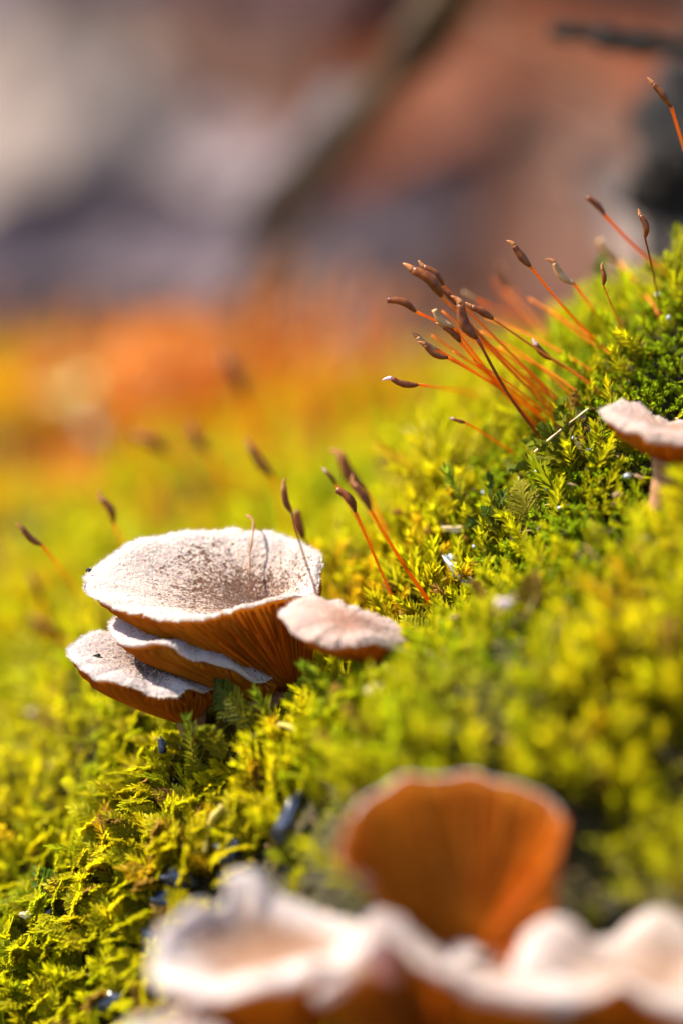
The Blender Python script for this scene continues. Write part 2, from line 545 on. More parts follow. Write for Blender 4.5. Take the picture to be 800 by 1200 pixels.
    # felt hairs at the rim and on the skin
    if fuzz:
        fv, ff = [], []
        for _ in range(fuzz):
            i = random.randrange(N)
            j = T if random.random() < .55 else int(T * math.sqrt(random.random()))
            p = tops[i][j].lerp(tops[(i + 1) % N][j], random.random())
            rn = rr[i][1]
            dirv = (rn * (1.0 if j == T else .3) + A * random.uniform(-.2, .8) + Vector((random.gauss(0, .4), random.gauss(0, .4), random.gauss(0, .4)))).normalized()
            L = random.uniform(.012, .032) * (1.0 if j == T else .7)
            sidev = dirv.cross(Vector((random.gauss(0, 1), random.gauss(0, 1), random.gauss(0, 1)))).normalized() * .0035
            k = len(fv)
            fv += [p - sidev, p + sidev, p + dirv * L]
            ff.append((k, k + 1, k + 2))
        h = mesh_obj('felt_hairs', fv, ff, M_FUZZ, root, False)
        h['kind'] = 'stuff'
    return root

UPH = (0, -.3, 1)
make_cap('funnel_mushroom', 'large pale funnel mushroom with brown-speckled hollow top, widest of the three stacked caps',
         rim=[(100, 677, .0), (108, 661, .10), (138, 640, .2), (174, 626, .28), (216, 618, .33), (258, 616, .36), (290, 613, .38), (336, 625, .36), (362, 635, .3),
              (375, 650, .22), (374, 672, .08), (368, 694, -.1), (345, 692, -.2), (322, 697, -.27), (288, 707, -.33), (258, 717, -.36), (234, 722, -.37), (198, 722, -.35),
              (170, 718, -.3), (145, 710, -.24), (118, 700, -.15), (103, 689, -.06)],
         centre=(304, 716, .08), base=(350, 815, .22), hint=UPH, ngill=120, k_top=1.05, k_und=1.15, curl=.04, thick=.022, scal=.024, frill=.03, fuzz=3200, seed=1.3, stem_r=.17,
         notches=((.275, .012, .05), (.83, .006, .05), (.36, .01, .03)), stem_to=(365, 870, .6), gill_depth=.075)
make_cap('funnel_mushroom', 'thin pale mushroom cap squeezed between the large funnel cap and the lowest cap',
         rim=[(129, 734, -.02), (136, 722, .1), (165, 717, .22), (200, 716, .3), (240, 722, .35), (275, 740, .3), (300, 765, .2), (318, 790, .05), (300, 795, -.1), (276, 782, -.2), (245, 773, -.26), (222, 766, -.3),
              (205, 756, -.32), (185, 750, -.32), (160, 754, -.28), (140, 751, -.18)],
         centre=(235, 745, .05), base=(310, 822, .1), hint=UPH, top_mat=M_CAP_L, ngill=90, k_top=1.2, k_und=1.1, curl=.02, thick=.018, frill=.015, fuzz=1800, seed=4.1, stem_r=.09, stem_to=(330, 870, .6), gill_depth=.08)
make_cap('funnel_mushroom', 'lilac-grey mushroom cap with dark centre spot, lowest and farthest left of the three stacked caps',
         rim=[(80, 763, -.02), (88, 749, .08), (110, 741, .2), (140, 739, .3), (175, 745, .36), (210, 762, .36), (240, 780, .3), (254, 797, .16), (240, 806, -.05), (222, 806, -.18), (205, 815, -.26), (185, 813, -.3),
              (160, 802, -.32), (135, 797, -.32), (112, 791, -.28), (92, 782, -.16)],
         centre=(165, 775, .05), base=(222, 845, .2), hint=UPH, top_mat=M_CAP_L, ngill=90, k_top=1.1, k_und=1.3, curl=.02, thick=.018, frill=.035, fuzz=2200, seed=8.8, stem_r=.09, stem_to=(245, 890, .7), gill_depth=.08)
make_cap('shelf_mushroom', 'small pinkish-white mushroom cap seen edge-on, touching the right end of the large funnel cap',
         rim=[(332, 715, -.55), (340, 702, -.45), (365, 697, -.38), (400, 704, -.34), (435, 716, -.34), (452, 722, -.4), (476, 742, -.45), (481, 755, -.55), (462, 752, -.68),
              (440, 748, -.78), (415, 752, -.84), (385, 748, -.84), (360, 741, -.78), (342, 731, -.68)],
         centre=(410, 722, -.6), base=(440, 778, -.5), hint=UPH, top_mat=M_CAP_P, ngill=56, k_top=1.2, k_und=1.0, curl=.03, frill=.05, fuzz=900, seed=11, stem_r=.12, stem_to=(450, 820, -.4), gill_depth=.06)
make_cap('shelf_mushroom', 'pinkish-white wavy mushroom on a flattened stem, cut by the right edge of the picture',
         rim=[(706, 473, -.55), (718, 465, -.45), (738, 467, -.36), (762, 482, -.3), (790, 491, -.26), (830, 494, -.26), (870, 500, -.35), (885, 515, -.6), (850, 516, -.85), (815, 510, -.9), (790, 508, -.9), (765, 503, -.88), (748, 495, -.82), (733, 489, -.74), (716, 481, -.65)],
         centre=(775, 500, -.6), base=(785, 545, -.6), hint=UPH, top_mat=M_CAP_P, ngill=60, k_top=1.1, k_und=.95, curl=.06, frill=.035, fuzz=1200, seed=14, stem_r=.11, stem_to=(772, 600, -.5), gill_depth=.06)
make_cap('cup_mushroom', 'orange-brown mushroom showing its glowing gills, standing upright behind the white caps',
         rim=[(396, 1008, -2.75), (406, 968, -2.6), (428, 938, -2.45), (468, 914, -2.3), (520, 907, -2.2), (570, 912, -2.2), (612, 924, -2.25), (646, 940, -2.35), (662, 968, -2.5),
              (655, 1005, -2.6), (650, 1050, -2.6), (630, 1100, -2.6), (575, 1140, -2.62), (500, 1120, -2.66), (450, 1072, -2.72), (420, 1035, -2.78)],
         centre=(535, 1010, -2.05), base=(550, 1125, -2.45), hint=(0, 1, .35), top_mat=M_CAP_W, ngill=130, k_top=1.6, k_und=1.25, curl=0.0, thick=.02, frill=.05, pale_up=.3, fuzz=900, seed=17, stem_r=.16, stem_to=(560, 1190, -2.3), gill_depth=.04)
make_cap('bracket_mushroom', 'bright white blurred mushroom with a folded brown hollow, lowest left of the foreground',
         rim=[(180, 1120, -2.9), (190, 1085, -2.75), (225, 1058, -2.6), (262, 1045, -2.5), (268, 1018, -2.42), (292, 1014, -2.4), (330, 1036, -2.4), (370, 1060, -2.45), (405, 1066, -2.5), (432, 1084, -2.6),
              (428, 1105, -2.85), (405, 1118, -3.1), (360, 1136, -3.25), (300, 1150, -3.3), (235, 1152, -3.2), (193, 1142, -3.05)],
         centre=(290, 1112, -2.6), base=(330, 1265, -2.7), hint=UPH, top_mat=M_CAP_H, ngill=72, k_top=2.2, k_und=1.0, curl=.06, thick=.06, frill=.07, fuzz=900, seed=21, stem_r=.2, stem_to=(340, 1300, -2.6), gill_depth=.08, lump=.09)
make_cap('bracket_mushroom', 'white-rimmed blurred mushroom with a deep orange underside, at the bottom between two white caps',
         rim=[(425, 1085, -2.85), (440, 1063, -2.8), (462, 1064, -2.78), (490, 1090, -2.8), (530, 1118, -2.85), (580, 1134, -2.9), (640, 1140, -2.95), (690, 1155, -3.1), (660, 1162, -3.3), (600, 1155, -3.35), (550, 1143, -3.35), (507, 1123, -3.3),
              (472, 1100, -3.2), (448, 1090, -3.2), (420, 1120, -3.3), (388, 1150, -3.35), (372, 1160, -3.3), (398, 1122, -3.05)],
         centre=(520, 1150, -2.95), base=(520, 1290, -2.8), hint=UPH, top_mat=M_CAP_W, ngill=84, k_top=1.2, k_und=.9, curl=.05, thick=.07, frill=.05, fuzz=700, seed=25, stem_r=.22, stem_to=(520, 1350, -2.7), gill_depth=.09)
make_cap('bracket_mushroom', 'frilly white blurred mushroom with raised lobes, in the bottom right corner',
         rim=[(600, 1150, -3.0), (608, 1105, -2.85), (632, 1072, -2.75), (660, 1072, -2.7), (690, 1098, -2.7), (718, 1092, -2.65), (748, 1064, -2.6), (790, 1062, -2.6), (850, 1080, -2.7), (900, 1130, -3.0), (880, 1190, -3.3), (820, 1182, -3.45), (770, 1162, -3.45), (730, 1146, -3.4),
              (690, 1158, -3.35), (650, 1176, -3.3), (615, 1172, -3.15)],
         centre=(740, 1140, -2.95), base=(750, 1270, -2.8), hint=UPH, top_mat=M_CAP_W, ngill=84, k_top=1.7, k_und=.95, curl=.06, thick=.06, frill=.06, fuzz=700, seed=29, stem_r=.22, stem_to=(750, 1340, -2.7), gill_depth=.09, lump=.11)
make_cap('bracket_mushroom', 'narrow white rim of a blurred mushroom cut by the bottom edge, at the lower left',
         rim=[(140, 1208, -3.3), (180, 1188, -3.15), (222, 1180, -3.1), (252, 1190, -3.1), (265, 1212, -3.2), (250, 1222, -3.5), (215, 1214, -3.6), (175, 1222, -3.5)],
         centre=(210, 1206, -3.3), base=(220, 1320, -3.2), hint=UPH, top_mat=M_CAP_W, ngill=60, k_top=1.2, k_und=.9, curl=.04, thick=.05, frill=.06, fuzz=400, seed=33, stem_r=.15, stem_to=(230, 1380, -3.1), gill_depth=.08)

# ------------------------------------------------------------------ moss spore stalks
def capsule_parts(T_, B_, root, tan=False, fat=1.0, lidmat=None):
    T_, B_ = Vector(T_), Vector(B_)
    L = (T_ - B_).length
    ax = (T_ - B_) / L
    side = ax.cross(Vector((0.2, 1, 0.1))).normalized()
    bend = random.choice((-1, 1)) * random.uniform(.02, .13) * L; fat = fat * random.uniform(.85, 1.12)
    n = 12
    pts = [B_ + ax * (L * .8 * i / (n - 1)) + side * bend * math.sin(i / (n - 1) * math.pi) for i in range(n)]
    rmax = L * 0.118 * fat
    def rad(t):
        r = math.sin(min(1, t * 1.9 + .12) * math.pi / 2) * (1 - .38 * max(0, t - .55) / .45)
        return rmax * (0.28 + .72 * r) if t > .02 else rmax * .32
    v, f = tube_data(pts, rad, 12)
    v = [p + Vector((vn(p, 22, 2), vn(p, 22, 5), vn(p, 22, 8))) * rmax * .13 for p in v]
    mesh_obj('capsule', v, f, M_CAPSULE_T if tan else M_CAPSULE, root)
    hook = random.uniform(-.12, .12)
    if random.random() < .16 and lidmat is None: return
    pts = [pts[-1] + ax * (L * .25 * i / 5) + side * (L * hook * (i / 5) ** 2) for i in range(6)]
    v, f = tube_data(pts, lambda t: rmax * (.60 * (1 - t) ** .75 + .10), 10)
    mesh_obj('capsule_lid', v, f, lidmat or M_LID, root)

def sporophyte(label, caps, foot, d, mid=None, dfoot=None, sm=None, tan=False, fat=1.0, r=.011, group=None, lid=None, deep=None):
    """caps: (tip px,py, bottom px,py); foot: where the stalk enters the moss"""
    tx, ty, bx, by = caps
    F = ray_ground(*foot, lift=0.12) if deep is None else P(foot[0], foot[1], deep)
    dd = d
    T_, B_ = P(tx, ty, dd - .02), P(bx, by, dd)
    # continue below the moss
    dirn = (F - B_).normalized()
    end = F + (dirn + Vector((0, 0, -.6))).normalized() * .35
    root = empty('spore_stalk', end)
    tag(root, label, 'moss spore stalk', group)
    if mid: m = P(mid[0], mid[1], d * .5 + depth_of(F) * .5)
    else:
        m = B_.lerp(F, .5) + Vector((random.uniform(-.03, .03), 0, random.uniform(.0, .05)))
    path = catmull([B_, m, F, end], 22)
    v, f = tube_data(path, lambda t: r * .82 * (1.0 + .35 * (t < .08) + .25 * t), 7)
    mesh_obj('stalk', v, f, sm or M_SETA, root)
    capsule_parts(T_, B_, root, tan, fat, lid)
    return root

GZ = 2.105
def z2(*a):
    out = []
    for i, v in enumerate(a): out.append((420 if i % 2 == 0 else 60) + v / GZ)
    return tuple(out)
S_ = sporophyte
S_('dark capsule topmost in the fan of orange stalks, left one of an overlapping pair', z2(116, 523, 203, 604), z2(500, 905), -.05, z2(330, 730))
S_('short curved capsule right beside the uppermost one at the top of the orange fan', z2(148, 520, 208, 577), z2(520, 890), .12, z2(350, 720))
S_('brown capsule pointing left on a long orange stalk, leftmost tip of the fan', z2(53, 607, 140, 642), z2(455, 845), .0, z2(290, 715))
S_('golden-edged capsule just below the top pair in the orange fan', z2(188, 572, 240, 625), z2(505, 925), .02, z2(330, 740))
S_('tan open-mouthed capsule in the middle of the orange fan, overlapping a dark one', z2(173, 626, 234, 680), z2(440, 930), .0, z2(320, 790), tan=True)
S_('dark capsule tucked under the tan capsule in the middle of the orange fan', z2(196, 668, 250, 717), z2(430, 925), .06, z2(320, 800))
S_('thick nearly black capsule standing upright on the dark red stalk across the fan', z2(241, 602, 292, 708), z2(478, 1000), -.12, z2(368, 845), sm=M_SETA_D, fat=.95, r=.013)
S_('small dark capsule on a thin amber stalk, just right of the thick black capsule', z2(265, 623, 331, 660), z2(590, 832), -.03, z2(445, 738), sm=M_SETA_Y, r=.010)
S_('blurred tan capsule on a long pale orange stalk behind the fan', z2(249, 587, 292, 612), z2(560, 750), .9, z2(430, 690), tan=True, fat=.9)
S_('forked-looking light brown capsule, upper of the two lying together at the left of the fan', z2(133, 696, 192, 735), z2(450, 905), .02, z2(300, 800), tan=True, fat=1.1)
S_('dark brown capsule, lower of the two lying together at the left of the fan', z2(150, 715, 220, 756), z2(465, 915), -.03, z2(330, 820), fat=1.05)
S_('lowest capsule of the fan, horizontal with a pinkish tip', z2(64, 803, 147, 822), z2(400, 890), .05, z2(280, 845), lid=M_LID_P, r=.009)
S_('single brown capsule on a straight orange stalk between the fan and the pale capsule', z2(373, 465, 423, 530), z2(610, 745), -.05, z2(505, 630))
S_('pale-backed capsule on a short orange stalk, left of the upright moss bud', z2(470, 508, 532, 573), z2(628, 690), .25, z2(572, 628), tan=True)
S_('slightly blurred brown capsule on a thick orange stalk, higher than the whole fan', z2(551, 349, 606, 403), z2(800, 590), .5, z2(690, 490), fat=1.0, r=.014)
S_('small upright bronze capsule at the right, standing over the top of the moss slope', z2(692, 391, 706, 460), z2(745, 650), -.0, z2(727, 550), r=.008, fat=.95, sm=M_SETA_D)
S_('short dark capsule on a thin olive stalk, left of the upright bronze one', z2(599, 522, 603, 577), z2(660, 712), .0, z2(630, 640), r=.007, sm=M_SETA_Y)
S_('high brown capsule leaning from the upper right edge of the picture', z2(716, 66, 771, 137), z2(905, 560), .1, z2(806, 250), fat=1.0, r=.013)
S_('tiny pinkish capsule among the stalks, near the blurred dark bract', z2(428, 714, 477, 760), z2(600, 850), .25, z2(540, 800), lid=M_LID_P, r=.009)
S_('very small dark capsule with a pink tip low on the moss edge, below the fan', z2(225, 904, 263, 916), z2(395, 1005), .25, z2(320, 950), lid=M_LID_P, r=.008)
S_('reddish blurred capsule behind the single brown capsule', z2(345, 525, 372, 590), z2(520, 760), 2.2, z2(430, 670), fat=.9)
S_('soft dark capsule high behind the slope, left of the upright bronze capsule', z2(582, 452, 640, 515), z2(735, 640), 1.2, z2(690, 580), tan=True, fat=1.3)
S_('capsule on a bare stalk nearest the left edge, standing free of the mushrooms', (20, 614, 49, 639), (118, 738), .5, (84, 684), r=.009)
S_('capsule rising behind the upper left rim of the large funnel cap', (115, 577, 133, 614), (172, 700), .9, (148, 645), r=.010)
S_('dark capsule on the red stalk that crosses in front of the funnel cap', (331, 563, 342, 601), (372, 700), -.42, (354, 645), sm=M_SETA_D, r=.009, deep=-.36)
S_('dark capsule behind the right rim of the funnel cap, its stalk bending down right', (346, 590, 356, 632), (412, 700), .7, (385, 668), sm=M_SETA_D, r=.011)
S_('large dark blurred capsule, highest of the group right of the funnel cap', (394, 526, 426, 572), (482, 668), 1.0, (455, 625), fat=1.1, r=.014)
S_('dark capsule on the thickest stalk running down right of the funnel cap', (410, 560, 434, 598), (508, 716), -.55, (470, 658), fat=1.0, r=.016, sm=M_SETA)
S_('small pink-tipped capsule, farther left of the overlapping two beside the funnel cap', (379, 549, 394, 568), (450, 665), .55, (425, 618), lid=M_LID_P, r=.010)
S_('brown capsule below the pink-tipped one, its thin stalk ending by the pink cap', (389, 567, 416, 600), (470, 728), -.15, (440, 655), r=.011)
S_('short dark capsule lying level by itself right of the thick red stalk', (452, 599, 482, 605), (530, 625), .8, (505, 610), r=.009)
S_('blurred dark capsule above the funnel cap, farther than the sharp ones', (288, 516, 320, 558), (345, 640), 1.5, (332, 600), fat=.95)
S_('faint capsule high over the funnel cap against the orange patch', (258, 412, 287, 462), (320, 560), 3.4, (303, 505), fat=1.3, r=.02)
S_('faint capsule above the left half of the funnel cap, between two other faint ones', (222, 496, 245, 530), (275, 600), 2.5, (262, 560), fat=1.25, r=.015)
S_('faint slanting capsule far left above the funnel cap', (154, 508, 196, 530), (250, 560), 2.9, (225, 540), fat=1.25, r=.015)
S_('soft dark capsule slanting near the left edge, below the free standing one', (32, 722, 72, 748), (130, 790), 2.2, (100, 765))
S_('faint upright capsule by the left edge between two slanting ones', (35, 670, 47, 705), (62, 770), 2.2, (55, 735), fat=1.2, r=.013)

BARE = 'bare orange stalk without a capsule, woven into the fan of stalks'
bare = [(205, 640, 500, 880, .3), (262, 690, 515, 905, .35), (300, 690, 545, 870, .5), (232, 740, 470, 915, .2), (345, 730, 560, 860, .6), (180, 700, 440, 900, .4), (312, 655, 590, 800, .9), (280, 760, 500, 930, .15),
        (420, 610, 640, 760, .9), (470, 640, 650, 770, .7), (330, 560, 470, 800, 1.5), (360, 590, 520, 800, 1.8)]
for (ax_, ay_, fx_, fy_, d_) in bare:
    a0 = z2(ax_, ay_); f0 = z2(fx_, fy_)
    A0 = P(a0[0], a0[1], d_); F0 = ray_ground(f0[0], f0[1], .12)
    E0 = F0 + ((F0 - A0).normalized() + Vector((0, 0, -.6))).normalized() * .3
    path = catmull([A0, A0.lerp(F0, .5) + Vector((random.uniform(-.04, .04), 0, random.uniform(0, .07))), F0, E0], 20)
    v, f = tube_data(path, lambda t: .007 + .004 * t, 6)
    o = mesh_obj('bare_stalk', [q - E0 for q in v], f, M_SETA); o.location = E0
    tag(o, BARE, 'moss spore stalk', 'bare stalks in the fan')

# far spore stalks: a rusty thicket beyond the funnel cap
def far_stalk(i, px, py, length, lean, rr_, label, group, dmin=7.5):
    F = ray_ground(px, py, 0.1)
    if depth_of(F) < dmin: return
    root = empty('distant_spore_stalk', F)
    tag(root, label, 'moss spore stalk', group)
    m_, s_ = random.choice(far_sets)
    a = bpy.data.objects.new('stalk', m_); col.objects.link(a); a.parent = root
    b = bpy.data.objects.new('capsule', s_); col.objects.link(b); b.parent = root
    root.scale = (1, 1, length)
    root.rotation_euler = (random.gauss(0, .12), lean, random.uniform(0, 6.28) * 0)
far_sets = []
for k in range(8):
    bend = random.uniform(-.15, .15)
    pts = [Vector((bend * (i / 7) ** 2, 0, -0.12 + 1.12 * i / 7)) for i in range(8)]
    v, f = tube_data(pts, .016, 5)
    me = bpy.data.meshes.new('stalk'); me.from_pydata([tuple(x) for x in v], [], f); me.materials.append(M_SETA_F)
    top = pts[-1]
    cpts = [top + Vector((random.uniform(.01, .03) * i, 0, .03 * i)) for i in range(6)]
    v, f = tube_data(cpts, lambda t: .035 * math.sin(.25 + t * 2.4), 7)
    me2 = bpy.data.meshes.new('capsule'); me2.from_pydata([tuple(x) for x in v], [], f); me2.materials.append(M_CAPS_F)
    far_sets.append((me, me2))
LBL_FAR = 'thin rust-orange stalk in the far out-of-focus thicket beyond the funnel cap'
length_of = lambda: random.uniform(.35, .95)
for i in range(250):
    px = random.gauss(190, 115); py = random.gauss(482, 34)
    if not (-20 < px < 500 and 440 < py < 570): px, py = random.uniform(60, 340), random.uniform(450, 530)
    far_stalk(i, px, py, length_of(), random.gauss(.05, .22), 0, LBL_FAR, 'rusty spore stalks in the far thicket')
for i in range(22):
    px = random.uniform(290, 480); py = random.uniform(470, 530)
    far_stalk(i, px, py, random.uniform(.9, 1.45), random.gauss(.0, .12), 0, 'long faint upright stalk between the rusty thicket and the stalk fan', 'faint upright stalks in the middle distance', 5.5)

# ------------------------------------------------------------------ moss shoots (built once, then laid out as one carpet)
def leaf_tris(L, Wd, curl, rows):
    """folded lance leaf along +Y, blade up +Z; returns verts, tris, along"""
    ss = {1: [.45], 2: [.3, .68], 3: [.2, .5, .8]}[rows]
    V = [(0, 0, 0)]; al = [0]
    for s in ss:
        wv = Wd * math.sin(math.pi * min(1, s * .8 + .15)) * (1.0 if s < .7 else .72)
        z = curl * L * s * s
        V += [(-wv, L * s, z + wv * .55), (0, L * s, z), (wv, L * s, z + wv * .55)]; al += [s] * 3
    V.append((0, L, curl * L)); al.append(1)
    F = [(0, 2, 1), (0, 3, 2)]
    for r in range(len(ss) - 1):
        a = 1 + r * 3; b = a + 3
        F += [(a, a + 1, b + 1), (a, b + 1, b), (a + 1, a + 2, b + 2), (a + 1, b + 2, b + 1)]
    a = 1 + (len(ss) - 1) * 3; t = len(V) - 1
    F += [(a, a + 1, t), (a + 1, a + 2, t)]
    return np.array(V), np.array(F), np.array(al)

def rot_to(dirv, rollv):
    y = np.array(dirv) / np.linalg.norm(dirv)
    z = np.array(rollv) - y * np.dot(rollv, y)
    nz = np.linalg.norm(z)
    z = z / nz if nz > 1e-6 else np.array([1., 0, 0])
    x = np.cross(y, z)
    return np.stack([x, y, z], 1)

def build_shoot(kind, rows, r_):
    Vs, Fs, Ag, n0 = [], [], [], 0
    def add_leaf(p, d, up, L, Wd, curl, age):
        nonlocal n0
        V, F, al = leaf_tris(L, Wd, curl, rows)
        V = V @ rot_to(d, up).T + p
        Vs.append(V); Fs.append(F + n0); Ag.append(age * .72 + al * .28); n0 += len(V)
    def stem_path(n, L, bend, dirx, start=np.zeros(3), d0=np.array([0, 0, 1.])):
        pts = [start]; d = d0.copy()
        for i in range(n):
            d = d + dirx * bend / n; d /= np.linalg.norm(d)
            pts.append(pts[-1] + d * L / n)
        return pts
    def stick(a, b, wd, age):
        nonlocal n0
        d = b - a; s = np.cross(d, [0.3, .9, .1]); s = s / (np.linalg.norm(s) + 1e-9) * wd
        s2 = np.cross(d, s); s2 = s2 / (np.linalg.norm(s2) + 1e-9) * wd
        V = np.array([a + s, a - s * .5 + s2 * .8, a - s * .5 - s2 * .8, b])
        Vs.append(V); Fs.append(np.array([(0, 1, 3), (1, 2, 3), (2, 0, 3)]) + n0); Ag.append(np.full(4, age)); n0 += 4
    ph = r_.uniform(0, 6.28)
    if kind == 'A':          # upright tuft with narrow spreading leaves
        L = 1.0; n = 13 if rows > 1 else 8
        path = stem_path(n, L, r_.uniform(.2, .8), np.array([math.cos(ph), math.sin(ph), 0]))
        for i in range(n):
            a, b = path[i], path[i + 1]; ax = (b - a) / np.linalg.norm(b - a)
            stick(a, b, .02, .25 * i / n)
            for k in range(3):
                an = 2.4 * (i * 3 + k) + r_.uniform(-.3, .3)
                s1 = np.cross(ax, [.1, .95, .2]); s1 /= np.linalg.norm(s1); s2 = np.cross(ax, s1)
                out = s1 * math.cos(an) + s2 * math.sin(an)
                t = (i + k / 3) / n
                spread = .95 - .65 * t
                dd = ax + out * spread
                add_leaf(a + (b - a) * k / 3, dd, ax - out * .3, (.26 + .12 * math.sin(t * 3)) * r_.uniform(.8, 1.15), .038, -r_.uniform(.05, .35) * (1 - t), t)
    elif kind == 'B':        # feathery branching shoot
        n = 12 if rows > 1 else 7
        path = stem_path(n, 1.0, r_.uniform(.9, 1.5), np.array([math.cos(ph), math.sin(ph), 0]), d0=np.array([0, 0, 1.]))
        lat = np.array([-math.sin(ph), math.cos(ph), 0])
        for i in range(n):
            a, b = path[i], path[i + 1]; ax = (b - a) / np.linalg.norm(b - a); t = i / n
            stick(a, b, .018, .2 * t)
            nrm = np.cross(ax, lat)
            for sgn in (-1, 1):
                add_leaf(a, ax + lat * sgn * .7 + nrm * r_.uniform(-.3, .3), nrm, .16, .035, .1, t)
                if 1 <= i < n - 1 and rows > 1:
                    bl = .34 * math.sin(math.pi * (t * .8 + .2)) * r_.uniform(.75, 1.1)
                    d0 = ax * .8 + lat * sgn + nrm * r_.uniform(-.25, .25); d0 /= np.linalg.norm(d0)
                    m = 5
                    for j in range(m):
                        p = a + d0 * bl * j / m
                        l2 = np.cross(d0, nrm)
                        for s3 in (-1, 1):
                            add_leaf(p, d0 * 1.0 + l2 * s3 * .6 + nrm * r_.uniform(-.2, .4), nrm, .12 * (1 - .3 * j / m), .030, .15, t * .6 + .4 * j / m)
        add_leaf(path[-1], path[-1] - path[-2], [0, 0, 1], .15, .03, 0, 1)
    else:                    # 'C' small crisp leaves, compact rounded branchlets
        nb = 4 if rows > 1 else 2
        for q in range(nb):
            ph2 = ph + q * 6.28 / nb + r_.uniform(-.4, .4)
            Lb = r_.uniform(.55, 1.0); n = 8 if rows > 1 else 5
            path = stem_path(n, Lb, r_.uniform(.5, 1.6), np.array([math.cos(ph2), math.sin(ph2), 0]))
            for i in range(n):
                a, b = path[i], path[i + 1]; ax = (b - a) / np.linalg.norm(b - a); t = i / n
                s1 = np.cross(ax, [.1, .95, .2]); s1 /= np.linalg.norm(s1); s2 = np.cross(ax, s1)
                for k in range(3):
                    an = 2.1 * k + i * 1.05 + r_.uniform(-.3, .3)
                    out = s1 * math.cos(an) + s2 * math.sin(an)
                    add_leaf(a, ax * .8 + out * r_.uniform(.4, .9), ax, .17 * r_.uniform(.8, 1.2), .05, r_.uniform(-.1, .5), t)
    return np.concatenate(Vs), np.concatenate(Fs), np.clip(np.concatenate(Ag), 0, 1)

r_ = np.random.default_rng(3)
protos = {}
for kind in 'ABC':
    protos[kind, 2] = [build_shoot(kind, 2, r_) for _ in range(9)]
    protos[kind, 1] = [build_shoot(kind, 1, r_) for _ in range(7)]

kd = KDTree(len(cap_points))
for i, v in enumerate(cap_points): kd.insert(v, i)
kd.balance()

def fbm(x, y, s, o):
    return np.sin(x * s + o) * np.cos(y * s * 1.1 - o * 2) * .5 + np.sin(x * s * 2.3 - y * s * 1.7 + o * 3) * .3 + np.cos(x * s * 4.1 + y * s * 3.3 + o) * .2

camv = np.array(CAM); fw = np.array(FWD); upv = np.array(UP)
def project(X, Y, Z):
    dx, dy, dz = X - camv[0], Y - camv[1], Z - camv[2]
    f = dx * fw[0] + dy * fw[1] + dz * fw[2]
    u = dy * upv[1] + dz * upv[2]
    return 400 + X / f * DIST * 160, 600 - u / f * DIST * 160, f - DIST

shoots = []   # x, y, kind, scale
def scatter(x0, x1, y0, y1, sp, scl, keep):
    xs = np.arange(x0, x1, sp); ys = np.arange(y0, y1, sp)
    X, Y = np.meshgrid(xs, ys)
    X = X + rng.uniform(-.5, .5, X.shape) * sp; Y = Y + rng.uniform(-.5, .5, Y.shape) * sp
    X, Y = X.ravel(), Y.ravel()
    k = keep(X, Y)
    X, Y = X[k], Y[k]
    gx_ = (H(X + .1, Y) - H(X - .1, Y)) / .2; gy_ = (H(X, Y + .1) - H(X, Y - .1)) / .2
    extra = np.clip(np.sqrt(1 + gx_ ** 2 + gy_ ** 2) - 1, 0, 1.6)
    for _ in range(2):
        m = rng.random(len(gx_)) < extra * .6
        X = np.concatenate([X, X[:len(gx_)][m] + rng.uniform(-.5, .5, m.sum()) * sp]); Y = np.concatenate([Y, Y[:len(gx_)][m] + rng.uniform(-.5, .5, m.sum()) * sp])
    return X, Y
def in_view(X, Y, m):
    Z = H0(X, Y)
    px, py, d = project(X, Y, Z)
    return (px > -m) & (px < 800 + m) & (py > -100) & (py < 1200 + m), d, px, py
sets = []
# focus band: dense, small
def k1(X, Y):
    v, d, px, py = in_view(X, Y, 60); return v & (np.abs(d) < 1.1)
X, Y = scatter(-3.2, 3.4, -3, 3.5, .085, 1, k1); sets.append((X, Y, 2, .325))
# near and middle, softly blurred
def k2(X, Y):
    v, d, px, py = in_view(X, Y, 160); return v & (((d <= -1.1) & (d > -7)) | ((d >= 1.1) & (d < 4)))
X, Y = scatter(-5, 5.5, -9, 8, .115, 1, k2); sets.append((X, Y, 1, .50))
def k3(X, Y):
    v, d, px, py = in_view(X, Y, 260); return v & (d >= 4)
X, Y = scatter(-8, 8, 1, 22, .17, 1, k3); sets.append((X, Y, 1, .46))
# outside the picture: thinner, for a camera moved to the side
def k4(X, Y):
    v, d, px, py = in_view(X, Y, 160); return ~v & (X * X + (Y - 3) ** 2 < 150) & (Y > -11)
X, Y = scatter(-12, 12, -11, 16, .36, 1, k4); sets.append((X, Y, 1, .70))

